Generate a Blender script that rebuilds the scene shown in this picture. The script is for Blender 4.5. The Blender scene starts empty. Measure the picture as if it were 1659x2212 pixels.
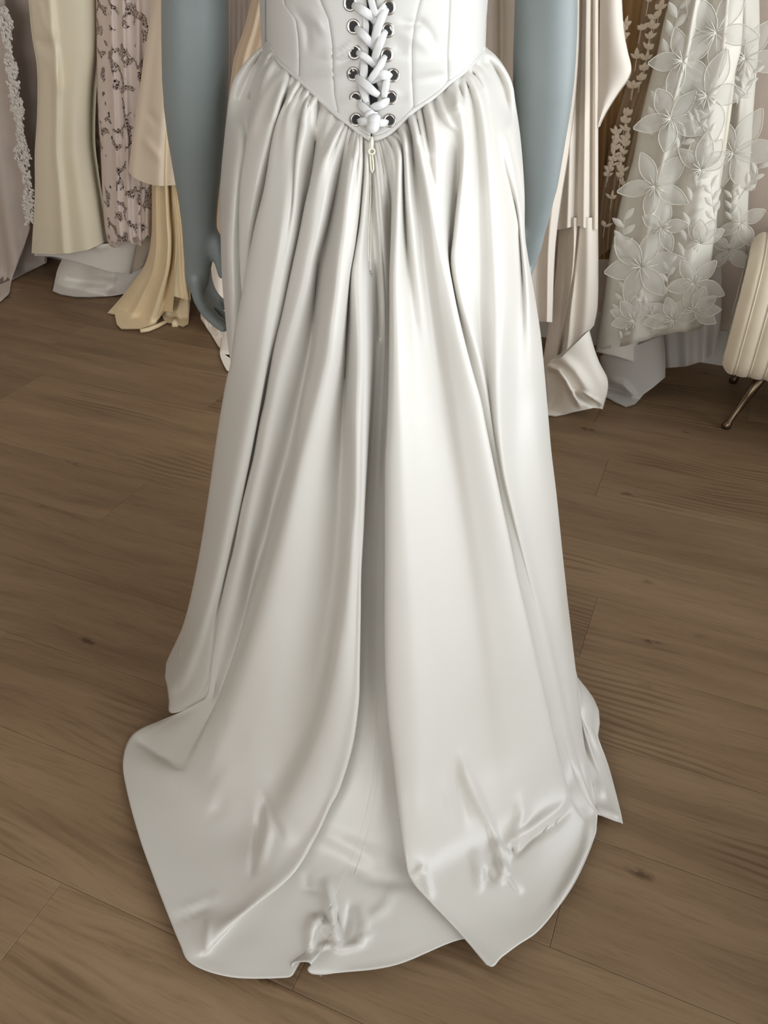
import bpy, bmesh, math, random
import numpy as np
from mathutils import Vector

random.seed(7)
rng = np.random.default_rng(7)
SC = bpy.context.scene
COL = SC.collection
PI = math.pi

# ------------------------------------------------------------------ camera
FW, FH, FPX = 1659.0, 2212.0, 1740.0
PITCH = math.radians(35.6)
CAM = np.array([0.0, -1.083, 1.19])
cam_data = bpy.data.cameras.new('camera')
cam_data.sensor_fit = 'VERTICAL'
cam_data.sensor_height = 34.6
cam_data.lens = 34.6 * FPX / FH
cam_data.clip_start = 0.02
cam = bpy.data.objects.new('camera', cam_data)
COL.objects.link(cam)
cam.location = CAM
cam.rotation_euler = (PI / 2 - PITCH, 0, 0)
SC.camera = cam
SC.view_settings.view_transform = 'Standard'
SC.view_settings.look = 'None'
SC.view_settings.gamma = 1.0
SC.view_settings.use_curve_mapping = False
SC.view_settings.exposure = 0.48
SC.cycles.use_denoising = True
SC.cycles.max_bounces = 7
SC.cycles.diffuse_bounces = 3
SC.cycles.transparent_max_bounces = 16
SC.cycles.sample_clamp_indirect = 6.0
SC.cycles.caustics_reflective = False
SC.cycles.caustics_refractive = False

# ------------------------------------------------------------------ room axes: planks and back wall run along TV, NV points at the back wall
AZ = math.radians(22.9)
TV = np.array([-math.cos(AZ), math.sin(AZ), 0.0])
NV = np.array([math.sin(AZ), math.cos(AZ), 0.0])
WALL_N, REAR_N, RIGHT_T, LEFT_T, CEIL_Z = 1.784, -3.4, -1.55, 3.0, 2.75
def W(t, n, z):
    p = TV * t + NV * n
    return (float(p[0]), float(p[1]), float(z))

# ------------------------------------------------------------------ world and window light
world = bpy.data.worlds.new('overcast_sky')
SC.world = world
world.use_nodes = True
world.node_tree.nodes['Background'].inputs[0].default_value = (0.80, 0.90, 1.0, 1)
world.node_tree.nodes['Background'].inputs[1].default_value = 1.0

def window_light(name, centre, direction, w, h, power, color):
    l = bpy.data.lights.new(name, 'AREA')
    l.shape = 'RECTANGLE'; l.size = w; l.size_y = h
    l.energy = power; l.color = color
    o = bpy.data.objects.new(name, l); COL.objects.link(o)
    o.location = centre
    o.rotation_euler = Vector(direction).to_track_quat('-Z', 'Y').to_euler()
    return o
WIN_R = (-1.7, 1.5, 0.25, 2.35)     # n0, n1, z0, z1 on the right wall
WIN_B = (-1.6, 1.4, 0.4, 2.35)       # t0, t1, z0, z1 on the rear wall
window_light('daylight_right_window', W(RIGHT_T - 0.16, (WIN_R[0] + WIN_R[1]) / 2, (WIN_R[2] + WIN_R[3]) / 2),
             tuple(TV), WIN_R[1] - WIN_R[0], WIN_R[3] - WIN_R[2], 54.0, (0.95, 0.98, 1.0))
window_light('daylight_rear_window', W((WIN_B[0] + WIN_B[1]) / 2, REAR_N - 0.16, (WIN_B[2] + WIN_B[3]) / 2),
             tuple(NV), WIN_B[1] - WIN_B[0], WIN_B[3] - WIN_B[2], 40.0, (1.0, 0.97, 0.92))

# ------------------------------------------------------------------ pixel rays (photograph frame 1659 x 2212)
SP, CP = math.sin(PITCH), math.cos(PITCH)
RIGHT = np.array([1.0, 0, 0]); UP = np.array([0, SP, CP]); FWD = np.array([0, CP, -SP])
def rays(px, py):
    px = np.asarray(px, float); py = np.asarray(py, float)
    d = (px[..., None] - FW / 2) / FPX * RIGHT - (py[..., None] - FH / 2) / FPX * UP + FWD
    return d / np.linalg.norm(d, axis=-1, keepdims=True)
def on_floor(px, py, z=0.0):
    d = rays(px, py); t = (z - CAM[2]) / d[..., 2]
    return CAM + d * t[..., None]
def on_n(px, py, n, zmin=0.004):
    d = rays(px, py)
    n = np.asarray(n, float)
    t = (n - CAM @ NV) / (d @ NV)
    p = CAM + d * t[..., None]
    tf = np.where(d[..., 2] < -1e-4, (zmin - CAM[2]) / np.minimum(d[..., 2], -1e-4), 1e9)
    low = p[..., 2] < zmin
    tt = np.where(low, tf, t)
    return CAM + d * tt[..., None]
def on_y(px, py, y):
    d = rays(px, py); t = (y - CAM[1]) / d[..., 1]
    return CAM + d * t[..., None]

# ------------------------------------------------------------------ scene helpers
def lin(c):
    return tuple(((v / 255) / 12.92 if v / 255 <= 0.04045 else ((v / 255 + 0.055) / 1.055) ** 2.4) for v in c)
def link(o, parent=None):
    COL.objects.link(o)
    if parent is not None: o.parent = parent
    return o
def tag(o, label, cat, group=None):
    o['label'] = label; o['category'] = cat
    if group: o['group'] = group
    return o
def empty(name, loc=(0, 0, 0)):
    o = bpy.data.objects.new(name, None); o.empty_display_size = 0.05
    COL.objects.link(o); o.location = loc
    return o
def mesh_obj(name, verts, faces, mat=None, parent=None, smooth=True):
    me = bpy.data.meshes.new(name)
    base = np.array(parent.location) if (parent is not None and parent.type == 'EMPTY') else np.zeros(3)
    if parent is not None and parent.type != 'EMPTY' and parent.parent is not None:
        base = np.array(parent.parent.location)
    me.from_pydata([tuple(map(float, np.asarray(v) - base)) for v in verts], [], [tuple(f) for f in faces])
    me.update()
    if smooth: me.polygons.foreach_set('use_smooth', [True] * len(me.polygons))
    if mat: me.materials.append(mat)
    return link(bpy.data.objects.new(name, me), parent)
def grid_faces(nr, nc, wrap=False, flip=False):
    f = []
    for r in range(nr - 1):
        for c in range(nc if wrap else nc - 1):
            a = r * nc + c; b = r * nc + (c + 1) % nc
            q = (a, b, b + nc, a + nc)
            f.append(q[::-1] if flip else q)
    return f
class MB:
    def __init__(s): s.v = []; s.f = []
    def add(s, verts, faces):
        k = len(s.v); s.v += [np.asarray(v, float) for v in verts]; s.f += [tuple(i + k for i in f) for f in faces]
    def tube(s, pts, rad, seg=8, flat=1.0, up=(0, 0, 1), caps=True):
        pts = [np.asarray(p, float) for p in pts]; n = len(pts)
        rad = [rad] * n if np.isscalar(rad) else list(rad)
        vs = []; up = np.asarray(up, float)
        for i, p in enumerate(pts):
            d = pts[min(i + 1, n - 1)] - pts[max(i - 1, 0)]; d = d / (np.linalg.norm(d) + 1e-9)
            a = np.cross(d, up); a = a / (np.linalg.norm(a) + 1e-9); b = np.cross(a, d)
            for k in range(seg):
                w = 2 * PI * k / seg
                vs.append(p + (a * math.cos(w) + b * math.sin(w) * flat) * rad[i])
        fs = grid_faces(n, seg, True)
        if caps:
            fs.append(tuple(range(seg))[::-1]); fs.append(tuple((n - 1) * seg + k for k in range(seg)))
        s.add(vs, fs)
    def box(s, c, sz, ax=None):
        ax = np.eye(3) if ax is None else np.asarray(ax, float)
        c = np.asarray(c, float); vs = []
        for i in (-1, 1):
            for j in (-1, 1):
                for k in (-1, 1):
                    vs.append(c + ax[0] * sz[0] / 2 * i + ax[1] * sz[1] / 2 * j + ax[2] * sz[2] / 2 * k)
        s.add(vs, [(0, 1, 3, 2), (4, 6, 7, 5), (0, 4, 5, 1), (2, 3, 7, 6), (0, 2, 6, 4), (1, 5, 7, 3)])
    def build(s, name, mat, parent=None, smooth=True):
        return mesh_obj(name, s.v, s.f, mat, parent, smooth)
def interp_poly(P, n):
    """Catmull-Rom through control points, resampled to n rows by pixel arc length."""
    P = np.asarray(P, float)
    Q = np.vstack([2 * P[0] - P[1], P, 2 * P[-1] - P[-2]])
    out = []
    for i in range(1, len(Q) - 2):
        p0, p1, p2, p3 = Q[i - 1], Q[i], Q[i + 1], Q[i + 2]
        for t in np.linspace(0, 1, 12, endpoint=False):
            out.append(0.5 * ((2 * p1) + (-p0 + p2) * t + (2 * p0 - 5 * p1 + 4 * p2 - p3) * t * t + (-p0 + 3 * p1 - 3 * p2 + p3) * t ** 3))
    out.append(P[-1]); out = np.array(out)
    s = np.r_[0, np.cumsum(np.linalg.norm(np.diff(out[:, :2], axis=0), axis=1))]
    tt = np.linspace(0, s[-1], n)
    return np.stack([np.interp(tt, s, out[:, k]) for k in range(out.shape[1])], 1)
def lin_poly(P, n):
    P = np.asarray(P, float)
    s = np.r_[0, np.cumsum(np.linalg.norm(np.diff(P[:, :2], axis=0), axis=1))]
    tt = np.linspace(0, s[-1], n)
    return np.stack([np.interp(tt, s, P[:, k]) for k in range(P.shape[1])], 1)

# ------------------------------------------------------------------ materials
def new_mat(name):
    m = bpy.data.materials.new(name); m.use_nodes = True
    nt = m.node_tree
    return m, nt, nt.nodes['Principled BSDF']
def N(nt, typ, **kw):
    n = nt.nodes.new(typ)
    for k, v in kw.items():
        if k.startswith('i_'):
            key = k[2:]
            n.inputs[int(key) if key.isdigit() else key.replace('_', ' ')].default_value = v
        else: setattr(n, k, v)
    return n
def fabric(name, col, rough=0.45, spec=0.5, sheen=0.0, bump=0.0, bscale=800.0, alpha=1.0, weave=None, vary=0.03, trans=0.0, coat=0.0):
    m, nt, b = new_mat(name)
    tc = N(nt, 'ShaderNodeTexCoord')
    no = N(nt, 'ShaderNodeTexNoise', i_Scale=6.0, i_Detail=3.0)
    nt.links.new(tc.outputs['Object'], no.inputs['Vector'])
    cr = N(nt, 'ShaderNodeValToRGB')
    c = lin(col)
    cr.color_ramp.elements[0].position = 0.3; cr.color_ramp.elements[1].position = 0.7
    cr.color_ramp.elements[0].color = tuple(v * (1 - vary) for v in c) + (1,)
    cr.color_ramp.elements[1].color = tuple(min(1, v * (1 + vary)) for v in c) + (1,)
    nt.links.new(no.outputs['Fac'], cr.inputs['Fac'])
    nt.links.new(cr.outputs['Color'], b.inputs['Base Color'])
    b.inputs['Roughness'].default_value = rough
    b.inputs['Specular IOR Level'].default_value = spec
    b.inputs['Sheen Weight'].default_value = sheen
    b.inputs['Alpha'].default_value = alpha
    b.inputs['Coat Weight'].default_value = coat
    if trans:
        b.inputs['Subsurface Weight'].default_value = 0.0
    if bump:
        w = N(nt, 'ShaderNodeTexNoise', i_Scale=bscale, i_Detail=2.0)
        nt.links.new(tc.outputs['Object'], w.inputs['Vector'])
        bp = N(nt, 'ShaderNodeBump', i_Strength=bump, i_Distance=0.002)
        nt.links.new(w.outputs['Fac'], bp.inputs['Height'])
        nt.links.new(bp.outputs['Normal'], b.inputs['Normal'])
    return m
def plain(name, col, rough=0.5, metal=0.0, spec=0.5):
    m, nt, b = new_mat(name)
    tc = N(nt, 'ShaderNodeTexCoord')
    no = N(nt, 'ShaderNodeTexNoise', i_Scale=12.0, i_Detail=4.0)
    nt.links.new(tc.outputs['Object'], no.inputs['Vector'])
    mx = N(nt, 'ShaderNodeMix', data_type='RGBA')
    c = lin(col)
    mx.inputs[6].default_value = tuple(v * 0.94 for v in c) + (1,)
    mx.inputs[7].default_value = tuple(min(1, v * 1.06) for v in c) + (1,)
    nt.links.new(no.outputs['Fac'], mx.inputs[0])
    nt.links.new(mx.outputs[2], b.inputs['Base Color'])
    b.inputs['Roughness'].default_value = rough
    b.inputs['Metallic'].default_value = metal
    b.inputs['Specular IOR Level'].default_value = spec
    return m
def wood(name):
    m, nt, b = new_mat(name)
    L = nt.links.new
    tc = N(nt, 'ShaderNodeTexCoord'); oi = N(nt, 'ShaderNodeObjectInfo')
    off = N(nt, 'ShaderNodeVectorMath', operation='SCALE'); off.inputs[3].default_value = 37.0
    cmb = N(nt, 'ShaderNodeCombineXYZ')
    L(oi.outputs['Random'], cmb.inputs[0]); L(oi.outputs['Random'], cmb.inputs[1]); L(oi.outputs['Random'], cmb.inputs[2])
    L(cmb.outputs[0], off.inputs[0])
    add = N(nt, 'ShaderNodeVectorMath', operation='ADD')
    L(tc.outputs['Object'], add.inputs[0]); L(off.outputs[0], add.inputs[1])
    # warp so that grain bends round knots
    wn = N(nt, 'ShaderNodeTexNoise', i_Scale=3.2, i_Detail=2.0)
    mp0 = N(nt, 'ShaderNodeMapping'); mp0.inputs['Scale'].default_value = (0.5, 1.6, 1.0)
    L(add.outputs[0], mp0.inputs[0]); L(mp0.outputs[0], wn.inputs['Vector'])
    sub = N(nt, 'ShaderNodeVectorMath', operation='SUBTRACT'); sub.inputs[1].default_value = (0.5, 0.5, 0.5)
    L(wn.outputs['Color'], sub.inputs[0])
    sc2 = N(nt, 'ShaderNodeVectorMath', operation='MULTIPLY'); sc2.inputs[1].default_value = (0.0, 0.10, 0.0)
    L(sub.outputs[0], sc2.inputs[0])
    add2 = N(nt, 'ShaderNodeVectorMath', operation='ADD'); L(add.outputs[0], add2.inputs[0]); L(sc2.outputs[0], add2.inputs[1])
    def noise(scale, vec, sx, sy, det=4.0, rg=0.55):
        mp = N(nt, 'ShaderNodeMapping'); mp.inputs['Scale'].default_value = (sx, sy, 1.0)
        L(vec.outputs[0], mp.inputs[0])
        n = N(nt, 'ShaderNodeTexNoise', i_Scale=scale, i_Detail=det, i_Roughness=rg)
        L(mp.outputs[0], n.inputs['Vector']); return n
    n1 = noise(2.0, add2, 0.8, 9.0, 5.0)         # broad streaks
    n2 = noise(6.0, add2, 1.2, 22.0, 6.0, 0.65)     # fine grain
    n3 = noise(1.1, add, 1.0, 2.2, 2.0)           # tonal patches
    # cathedral rings: distorted wave along y, shown in patches
    mpw = N(nt, 'ShaderNodeMapping'); mpw.inputs['Scale'].default_value = (0.55, 6.0, 1.0)
    L(add2.outputs[0], mpw.inputs[0])
    wv = N(nt, 'ShaderNodeTexWave', wave_type='BANDS', bands_direction='Y', i_Scale=3.0, i_Distortion=9.0, i_Detail=3.0)
    wv.inputs['Detail Scale'].default_value = 0.7
    L(mpw.outputs[0], wv.inputs['Vector'])
    msk = noise(2.1, add, 0.9, 2.6, 2.0)
    mr = N(nt, 'ShaderNodeMapRange'); mr.inputs[1].default_value = 0.50; mr.inputs[2].default_value = 0.66
    L(msk.outputs['Fac'], mr.inputs[0])
    # knots
    vo = N(nt, 'ShaderNodeTexVoronoi', feature='F1', voronoi_dimensions='2D'); vo.inputs['Scale'].default_value = 3.4
    mpk = N(nt, 'ShaderNodeMapping'); mpk.inputs['Scale'].default_value = (0.8, 2.2, 1.0)
    L(add2.outputs[0], mpk.inputs[0]); L(mpk.outputs[0], vo.inputs['Vector'])
    kn = N(nt, 'ShaderNodeMapRange'); kn.inputs[1].default_value = 0.015; kn.inputs[2].default_value = 0.085; kn.inputs[3].default_value = 1.0; kn.inputs[4].default_value = 0.0
    L(vo.outputs['Distance'], kn.inputs[0])
    sx = N(nt, 'ShaderNodeSeparateColor'); L(vo.outputs['Color'], sx.inputs[0])
    kg = N(nt, 'ShaderNodeMapRange'); kg.inputs[1].default_value = 0.55; kg.inputs[2].default_value = 0.95
    L(sx.outputs[0], kg.inputs[0])
    km = N(nt, 'ShaderNodeMath', operation='MULTIPLY'); L(kn.outputs[0], km.inputs[0]); L(kg.outputs[0], km.inputs[1])
    nk = N(nt, 'ShaderNodeTexNoise', i_Scale=60.0, i_Detail=2.0); L(add.outputs[0], nk.inputs['Vector'])
    ks = N(nt, 'ShaderNodeMapRange'); ks.inputs[1].default_value = 0.35; ks.inputs[2].default_value = 0.62; ks.inputs[3].default_value = 0.15
    L(nk.outputs['Fac'], ks.inputs[0])
    kf = N(nt, 'ShaderNodeMath', operation='MULTIPLY'); L(km.outputs[0], kf.inputs[0]); L(ks.outputs[0], kf.inputs[1])
    r1 = N(nt, 'ShaderNodeValToRGB')
    e = r1.color_ramp.elements
    e[0].position = 0.28; e[0].color = lin((120, 97, 72)) + (1,)
    e[1].position = 0.72; e[1].color = lin((147, 122, 94)) + (1,)
    em = r1.color_ramp.elements.new(0.5); em.color = lin((135, 110, 83)) + (1,)
    L(n1.outputs['Fac'], r1.inputs['Fac'])
    def mul(colsock, facsock, amount, lo, hi, dark=(0.55, 0.5, 0.45, 1)):
        mr = N(nt, 'ShaderNodeMapRange'); mr.inputs[1].default_value = lo; mr.inputs[2].default_value = hi; mr.inputs[4].default_value = amount
        L(facsock, mr.inputs[0])
        mx = N(nt, 'ShaderNodeMix', data_type='RGBA', blend_type='MULTIPLY')
        L(mr.outputs[0], mx.inputs[0]); L(colsock, mx.inputs[6]); mx.inputs[7].default_value = dark
        return mx.outputs[2]
    c = mul(r1.outputs['Color'], n2.outputs['Fac'], 0.6, 0.52, 0.80)
    n4 = noise(14.0, add2, 1.0, 16.0, 4.0, 0.7)       # pores
    c = mul(c, n4.outputs['Fac'], 0.5, 0.50, 0.78)
    c = mul(c, n3.outputs['Fac'], 0.45, 0.45, 0.75, (0.72, 0.68, 0.62, 1))
    mm = N(nt, 'ShaderNodeMath', operation='MULTIPLY'); L(wv.outputs['Fac'], mm.inputs[0]); L(mr.outputs[0], mm.inputs[1])
    c = mul(c, mm.outputs[0], 0.7, 0.30, 1.0)
    c = mul(c, kf.outputs[0], 0.95, 0.05, 0.7, (0.38, 0.32, 0.28, 1))
    hv = N(nt, 'ShaderNodeHueSaturation')
    mv = N(nt, 'ShaderNodeMapRange'); mv.inputs[3].default_value = 0.90; mv.inputs[4].default_value = 1.10
    L(oi.outputs['Random'], mv.inputs[0]); L(mv.outputs[0], hv.inputs['Value']); L(c, hv.inputs['Color'])
    L(hv.outputs[0], b.inputs['Base Color'])
    b.inputs['Roughness'].default_value = 0.52
    b.inputs['Specular IOR Level'].default_value = 0.35
    bp = N(nt, 'ShaderNodeBump', i_Strength=0.12, i_Distance=0.002)
    L(n2.outputs['Fac'], bp.inputs['Height']); L(bp.outputs[0], b.inputs['Normal'])
    return m
def lace_fabric(name, col, scale=26.0, thr=0.09, gap_alpha=0.0, rough=0.7):
    """cloth with openwork: voronoi cell borders broken by noise become gaps"""
    m, nt, b = new_mat(name); L = nt.links.new
    tc = N(nt, 'ShaderNodeTexCoord')
    no = N(nt, 'ShaderNodeTexNoise', i_Scale=scale * 0.9, i_Detail=2.0)
    L(tc.outputs['Object'], no.inputs['Vector'])
    mixv = N(nt, 'ShaderNodeMix', data_type='VECTOR'); mixv.inputs[0].default_value = 0.045
    L(tc.outputs['Object'], mixv.inputs[4]); L(no.outputs['Color'], mixv.inputs[5])
    vo = N(nt, 'ShaderNodeTexVoronoi', feature='DISTANCE_TO_EDGE'); vo.inputs['Scale'].default_value = scale
    L(mixv.outputs[1], vo.inputs['Vector'])
    lt = N(nt, 'ShaderNodeMath', operation='LESS_THAN'); lt.inputs[1].default_value = thr
    L(vo.outputs['Distance'], lt.inputs[0])
    n2 = N(nt, 'ShaderNodeTexNoise', i_Scale=scale * 1.1, i_Detail=1.0); L(tc.outputs['Object'], n2.inputs['Vector'])
    gt = N(nt, 'ShaderNodeMath', operation='GREATER_THAN'); gt.inputs[1].default_value = 0.52
    L(n2.outputs['Fac'], gt.inputs[0])
    n3 = N(nt, 'ShaderNodeTexVoronoi', feature='DISTANCE_TO_EDGE'); n3.inputs['Scale'].default_value = scale * 7
    L(tc.outputs['Object'], n3.inputs['Vector'])
    g3 = N(nt, 'ShaderNodeMath', operation='GREATER_THAN'); g3.inputs[1].default_value = 0.05; L(n3.outputs['Distance'], g3.inputs[0])
    mu = N(nt, 'ShaderNodeMath', operation='MULTIPLY'); L(lt.outputs[0], mu.inputs[0]); L(gt.outputs[0], mu.inputs[1])
    mu2 = N(nt, 'ShaderNodeMath', operation='MULTIPLY'); L(mu.outputs[0], mu2.inputs[0]); L(g3.outputs[0], mu2.inputs[1])
    al = N(nt, 'ShaderNodeMapRange'); al.inputs[3].default_value = 1.0; al.inputs[4].default_value = gap_alpha
    L(mu2.outputs[0], al.inputs[0]); L(al.outputs[0], b.inputs['Alpha'])
    b.inputs['Base Color'].default_value = lin(col) + (1,)
    b.inputs['Roughness'].default_value = rough
    bp = N(nt, 'ShaderNodeBump', i_Strength=0.5, i_Distance=0.003)
    L(vo.outputs['Distance'], bp.inputs['Height']); L(bp.outputs[0], b.inputs['Normal'])
    return m

M = {}
M['satin'] = fabric('ivory_white_satin', (199, 195, 187), rough=0.33, spec=0.5, vary=0.012)
M['satin_bodice'] = fabric('ivory_white_bodice_satin', (193, 190, 184), rough=0.34, spec=0.45, vary=0.012)
M['ribbon'] = fabric('white_ribbon_satin', (206, 205, 203), rough=0.38, vary=0.01)
M['mannequin'] = plain('grey_blue_mannequin_paint', (122, 129, 128), rough=0.42)
M['nickel'] = plain('nickel_eyelet_metal', (200, 195, 188), rough=0.22, metal=1.0)
M['dark'] = plain('eyelet_hole_shade', (38, 36, 36), rough=0.8)  # flat dark colour standing in for the shade inside the eyelets
M['zip'] = plain('cream_enamelled_zip', (226, 221, 200), rough=0.35)
M['wood'] = wood('warm_oak_laminate')
M['gap'] = plain('dark_plank_joint_base', (74, 58, 42), rough=0.8)  # dark brown base under the planks, showing in the joints
M['wall'] = plain('warm_beige_wall_paint', (220, 203, 188), rough=0.85)
M['white_paint'] = plain('white_trim_paint', (225, 222, 216), rough=0.6)
M['ceil'] = plain('white_ceiling_paint', (232, 230, 225), rough=0.9)
M['cream_satin'] = fabric('cream_duchess_satin', (240, 230, 204), rough=0.34, vary=0.02)
M['liner'] = fabric('off_white_lining', (236, 230, 221), rough=0.5, vary=0.03)
M['tulle'] = fabric('dusty_rose_tulle', (222, 207, 196), rough=0.8, alpha=0.72, vary=0.05, bump=0.3, bscale=500)
M['tulle2'] = fabric('blush_tulle', (200, 184, 172), rough=0.8, alpha=0.8, vary=0.05)
M['lace_white'] = fabric('white_lace_thread', (226, 220, 212), rough=0.8, bump=0.6, bscale=400)
M['lace'] = lace_fabric('blush_guipure_lace', (224, 208, 198), scale=17.0, thr=0.12)
M['lace_lining'] = fabric('taupe_lining', (162, 134, 112), rough=0.8)
M['petal'] = fabric('beige_petal_chiffon', (198, 182, 164), rough=0.8)
M['ivory_crepe'] = fabric('ivory_crepe', (243, 232, 218), rough=0.6, vary=0.02)
M['ivory_crepe2'] = fabric('warm_ivory_crepe', (247, 240, 228), rough=0.55, vary=0.02)
M['ivory_sat'] = fabric('champagne_satin', (228, 211, 188), rough=0.45, vary=0.03)
M['peach'] = fabric('peach_cream_chiffon', (234, 212, 174), rough=0.6, vary=0.03)
M['nude'] = fabric('nude_satin', (222, 200, 174), rough=0.5, vary=0.02)
M['gold'] = fabric('golden_brown_tulle', (182, 142, 94), rough=0.75, vary=0.08)
M['gold_over'] = fabric('gold_net_overlay', (188, 160, 126), rough=0.7, alpha=0.6, vary=0.08)
M['leaf'] = fabric('ivory_bead_applique', (236, 220, 196), rough=0.5)
M['organza'] = fabric('ivory_organza', (246, 241, 228), rough=0.45, alpha=0.82, vary=0.03)
M['organza2'] = fabric('ivory_organza_underlayer', (236, 232, 226), rough=0.5, alpha=0.62, vary=0.03)
M['organza_liner'] = fabric('champagne_organza_lining', (242, 232, 212), rough=0.5, vary=0.03)
M['embroid'] = fabric('ivory_embroidery_petal', (250, 247, 238), rough=0.5, alpha=0.42, vary=0.02)
M['embroid2'] = fabric('ivory_embroidery_leaf', (250, 247, 238), rough=0.5, alpha=0.62, vary=0.02)
M['cord'] = fabric('white_embroidery_cord', (243, 240, 228), rough=0.5, vary=0.01)
M['velvet'] = fabric('cream_channel_velvet', (236, 222, 196), rough=0.7, sheen=0.4, vary=0.03, bump=0.15)
M['piping'] = fabric('cream_piping', (238, 228, 206), rough=0.6)
M['brass'] = plain('antique_brass', (116, 100, 82), rough=0.3, metal=1.0)

# ================================================================== THE ROOM
def struct(o):
    o['kind'] = 'structure'; return o
AXW = np.array([TV, NV, [0, 0, 1.0]])
def wall_box(name, t0, t1, n0, n1, z0, z1, mat, parent=None, smooth=False):
    mb = MB(); mb.box(W((t0 + t1) / 2, (n0 + n1) / 2, (z0 + z1) / 2), (t1 - t0, n1 - n0, z1 - z0), AXW)
    return mb.build(name, mat, parent, smooth)
floor = struct(wall_box('floor', RIGHT_T - 0.1, LEFT_T + 0.1, REAR_N - 0.1, WALL_N + 0.1, -0.06, -0.0075, M['gap']))
PLW, PLL = 0.197, 1.2
def plank_mesh(length, width):
    mb = MB(); g = 0.00025; ch = 0.0006; h = 0.0072
    a, b = length / 2 - g, width / 2 - g
    vs = []
    for z, e in ((-h, 0), (-ch * 0.8, 0), (0, ch)):
        for sx, sy in ((-1, -1), (1, -1), (1, 1), (-1, 1)):
            vs.append((sx * (a - e), sy * (b - e), z))
    fs = grid_faces(3, 4, True) + [(8, 9, 10, 11), (3, 2, 1, 0)]
    me = bpy.data.meshes.new('plank'); me.from_pydata(vs, [], fs); me.update(); me.materials.append(M['wood'])
    return me
row_end = {0: 0.301, 1: -0.1, 2: -0.416, 3: 0.0, 4: 0.08, 5: -0.335, 6: 0.28, 7: 0.377, 8: -0.254, 9: 0.52, 10: -0.176, 11: 0.6, 12: 0.05}
full_plank = plank_mesh(PLL, PLW)
rot = math.atan2(TV[1], TV[0])
for r in range(-14, 13):
    n0 = -0.763 + PLW * r; n1 = n0 + PLW
    n0c, n1c = max(n0, REAR_N), min(n1, WALL_N)
    if n1c - n0c < 0.02: continue
    e = row_end.get(r, (r * 0.437) % PLL)
    k0 = math.floor((RIGHT_T - e) / PLL)
    t = e + k0 * PLL
    while t < LEFT_T:
        a, b = max(t, RIGHT_T), min(t + PLL, LEFT_T)
        if b - a > 0.03:
            whole = abs((b - a) - PLL) < 1e-6 and abs((n1c - n0c) - PLW) < 1e-6
            me = full_plank if whole else plank_mesh(b - a, n1c - n0c)
            o = link(bpy.data.objects.new('plank', me), floor)
            o.location = W((a + b) / 2, (n0c + n1c) / 2, 0); o.rotation_euler = (0, 0, rot)
        t += PLL
struct(wall_box('wall_back', RIGHT_T, LEFT_T, WALL_N, WALL_N + 0.1, 0, CEIL_Z, M['wall']))
struct(wall_box('wall_left', LEFT_T, LEFT_T + 0.1, REAR_N, WALL_N, 0, CEIL_Z, M['wall']))
struct(wall_box('ceiling', RIGHT_T - 0.1, LEFT_T + 0.1, REAR_N - 0.1, WALL_N + 0.1, CEIL_Z, CEIL_Z + 0.08, M['ceil']))
def wall_with_hole(name, axis, hole):
    mb = MB(); h0, h1, z0, z1 = hole
    if axis == 'right':
        a0, a1 = REAR_N, WALL_N
        put = lambda p, q, u, v: mb.box(W(RIGHT_T - 0.05, (p + q) / 2, (u + v) / 2), (0.1, q - p, v - u), AXW)
    else:
        a0, a1 = RIGHT_T, LEFT_T
        put = lambda p, q, u, v: mb.box(W((p + q) / 2, REAR_N - 0.05, (u + v) / 2), (q - p, 0.1, v - u), AXW)
    put(a0, h0, 0, CEIL_Z); put(h1, a1, 0, CEIL_Z); put(h0, h1, 0, z0); put(h0, h1, z1, CEIL_Z)
    return struct(mb.build(name, M['wall'], None, False))
wall_with_hole('wall_right', 'right', WIN_R)
wall_with_hole('wall_rear', 'rear', WIN_B)
gm, gnt, gb = new_mat('clear_window_glass')
gtr = N(gnt, 'ShaderNodeBsdfTransparent'); ggl = N(gnt, 'ShaderNodeBsdfGlossy', i_Roughness=0.02)
gfr = N(gnt, 'ShaderNodeFresnel', i_IOR=1.4); gmx = N(gnt, 'ShaderNodeMixShader')
gnt.links.new(gfr.outputs[0], gmx.inputs[0]); gnt.links.new(gtr.outputs[0], gmx.inputs[1]); gnt.links.new(ggl.outputs[0], gmx.inputs[2])
gnt.links.new(gmx.outputs[0], gnt.nodes['Material Output'].inputs[0])
def window(name, axis, hole, bars):
    h0, h1, z0, z1 = hole; w = 0.06
    pos = (lambda a, z: W(RIGHT_T - 0.05, a, z)) if axis == 'right' else (lambda a, z: W(a, REAR_N - 0.05, z))
    size = (lambda la, lz: (0.06, la, lz)) if axis == 'right' else (lambda la, lz: (la, 0.06, lz))
    psize = (lambda la, lz: (0.006, la, lz)) if axis == 'right' else (lambda la, lz: (la, 0.006, lz))
    mb = MB()
    for z in (z0 + w / 2, z1 - w / 2): mb.box(pos((h0 + h1) / 2, z), size(h1 - h0, w), AXW)
    for a in (h0 + w / 2, h1 - w / 2): mb.box(pos(a, (z0 + z1) / 2), size(w, z1 - z0), AXW)
    root = struct(mb.build(name, M['white_paint'], None, False))
    for i in range(bars):
        a = h0 + (h1 - h0) * (i + 1) / (bars + 1)
        m2 = MB(); m2.box(pos(a, (z0 + z1) / 2), size(0.045, z1 - z0 - 2 * w), AXW); m2.build('mullion', M['white_paint'], root, False)
    for i in range(bars + 1):
        a0 = h0 + (h1 - h0) * i / (bars + 1); a1 = h0 + (h1 - h0) * (i + 1) / (bars + 1)
        m2 = MB(); m2.box(pos((a0 + a1) / 2, (z0 + z1) / 2), psize(a1 - a0 - 0.05, z1 - z0 - 0.11), AXW); m2.build('pane', gm, root, False)
window('window_1', 'right', WIN_R, 1)
window('window_2', 'rear', WIN_B, 2)
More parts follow.
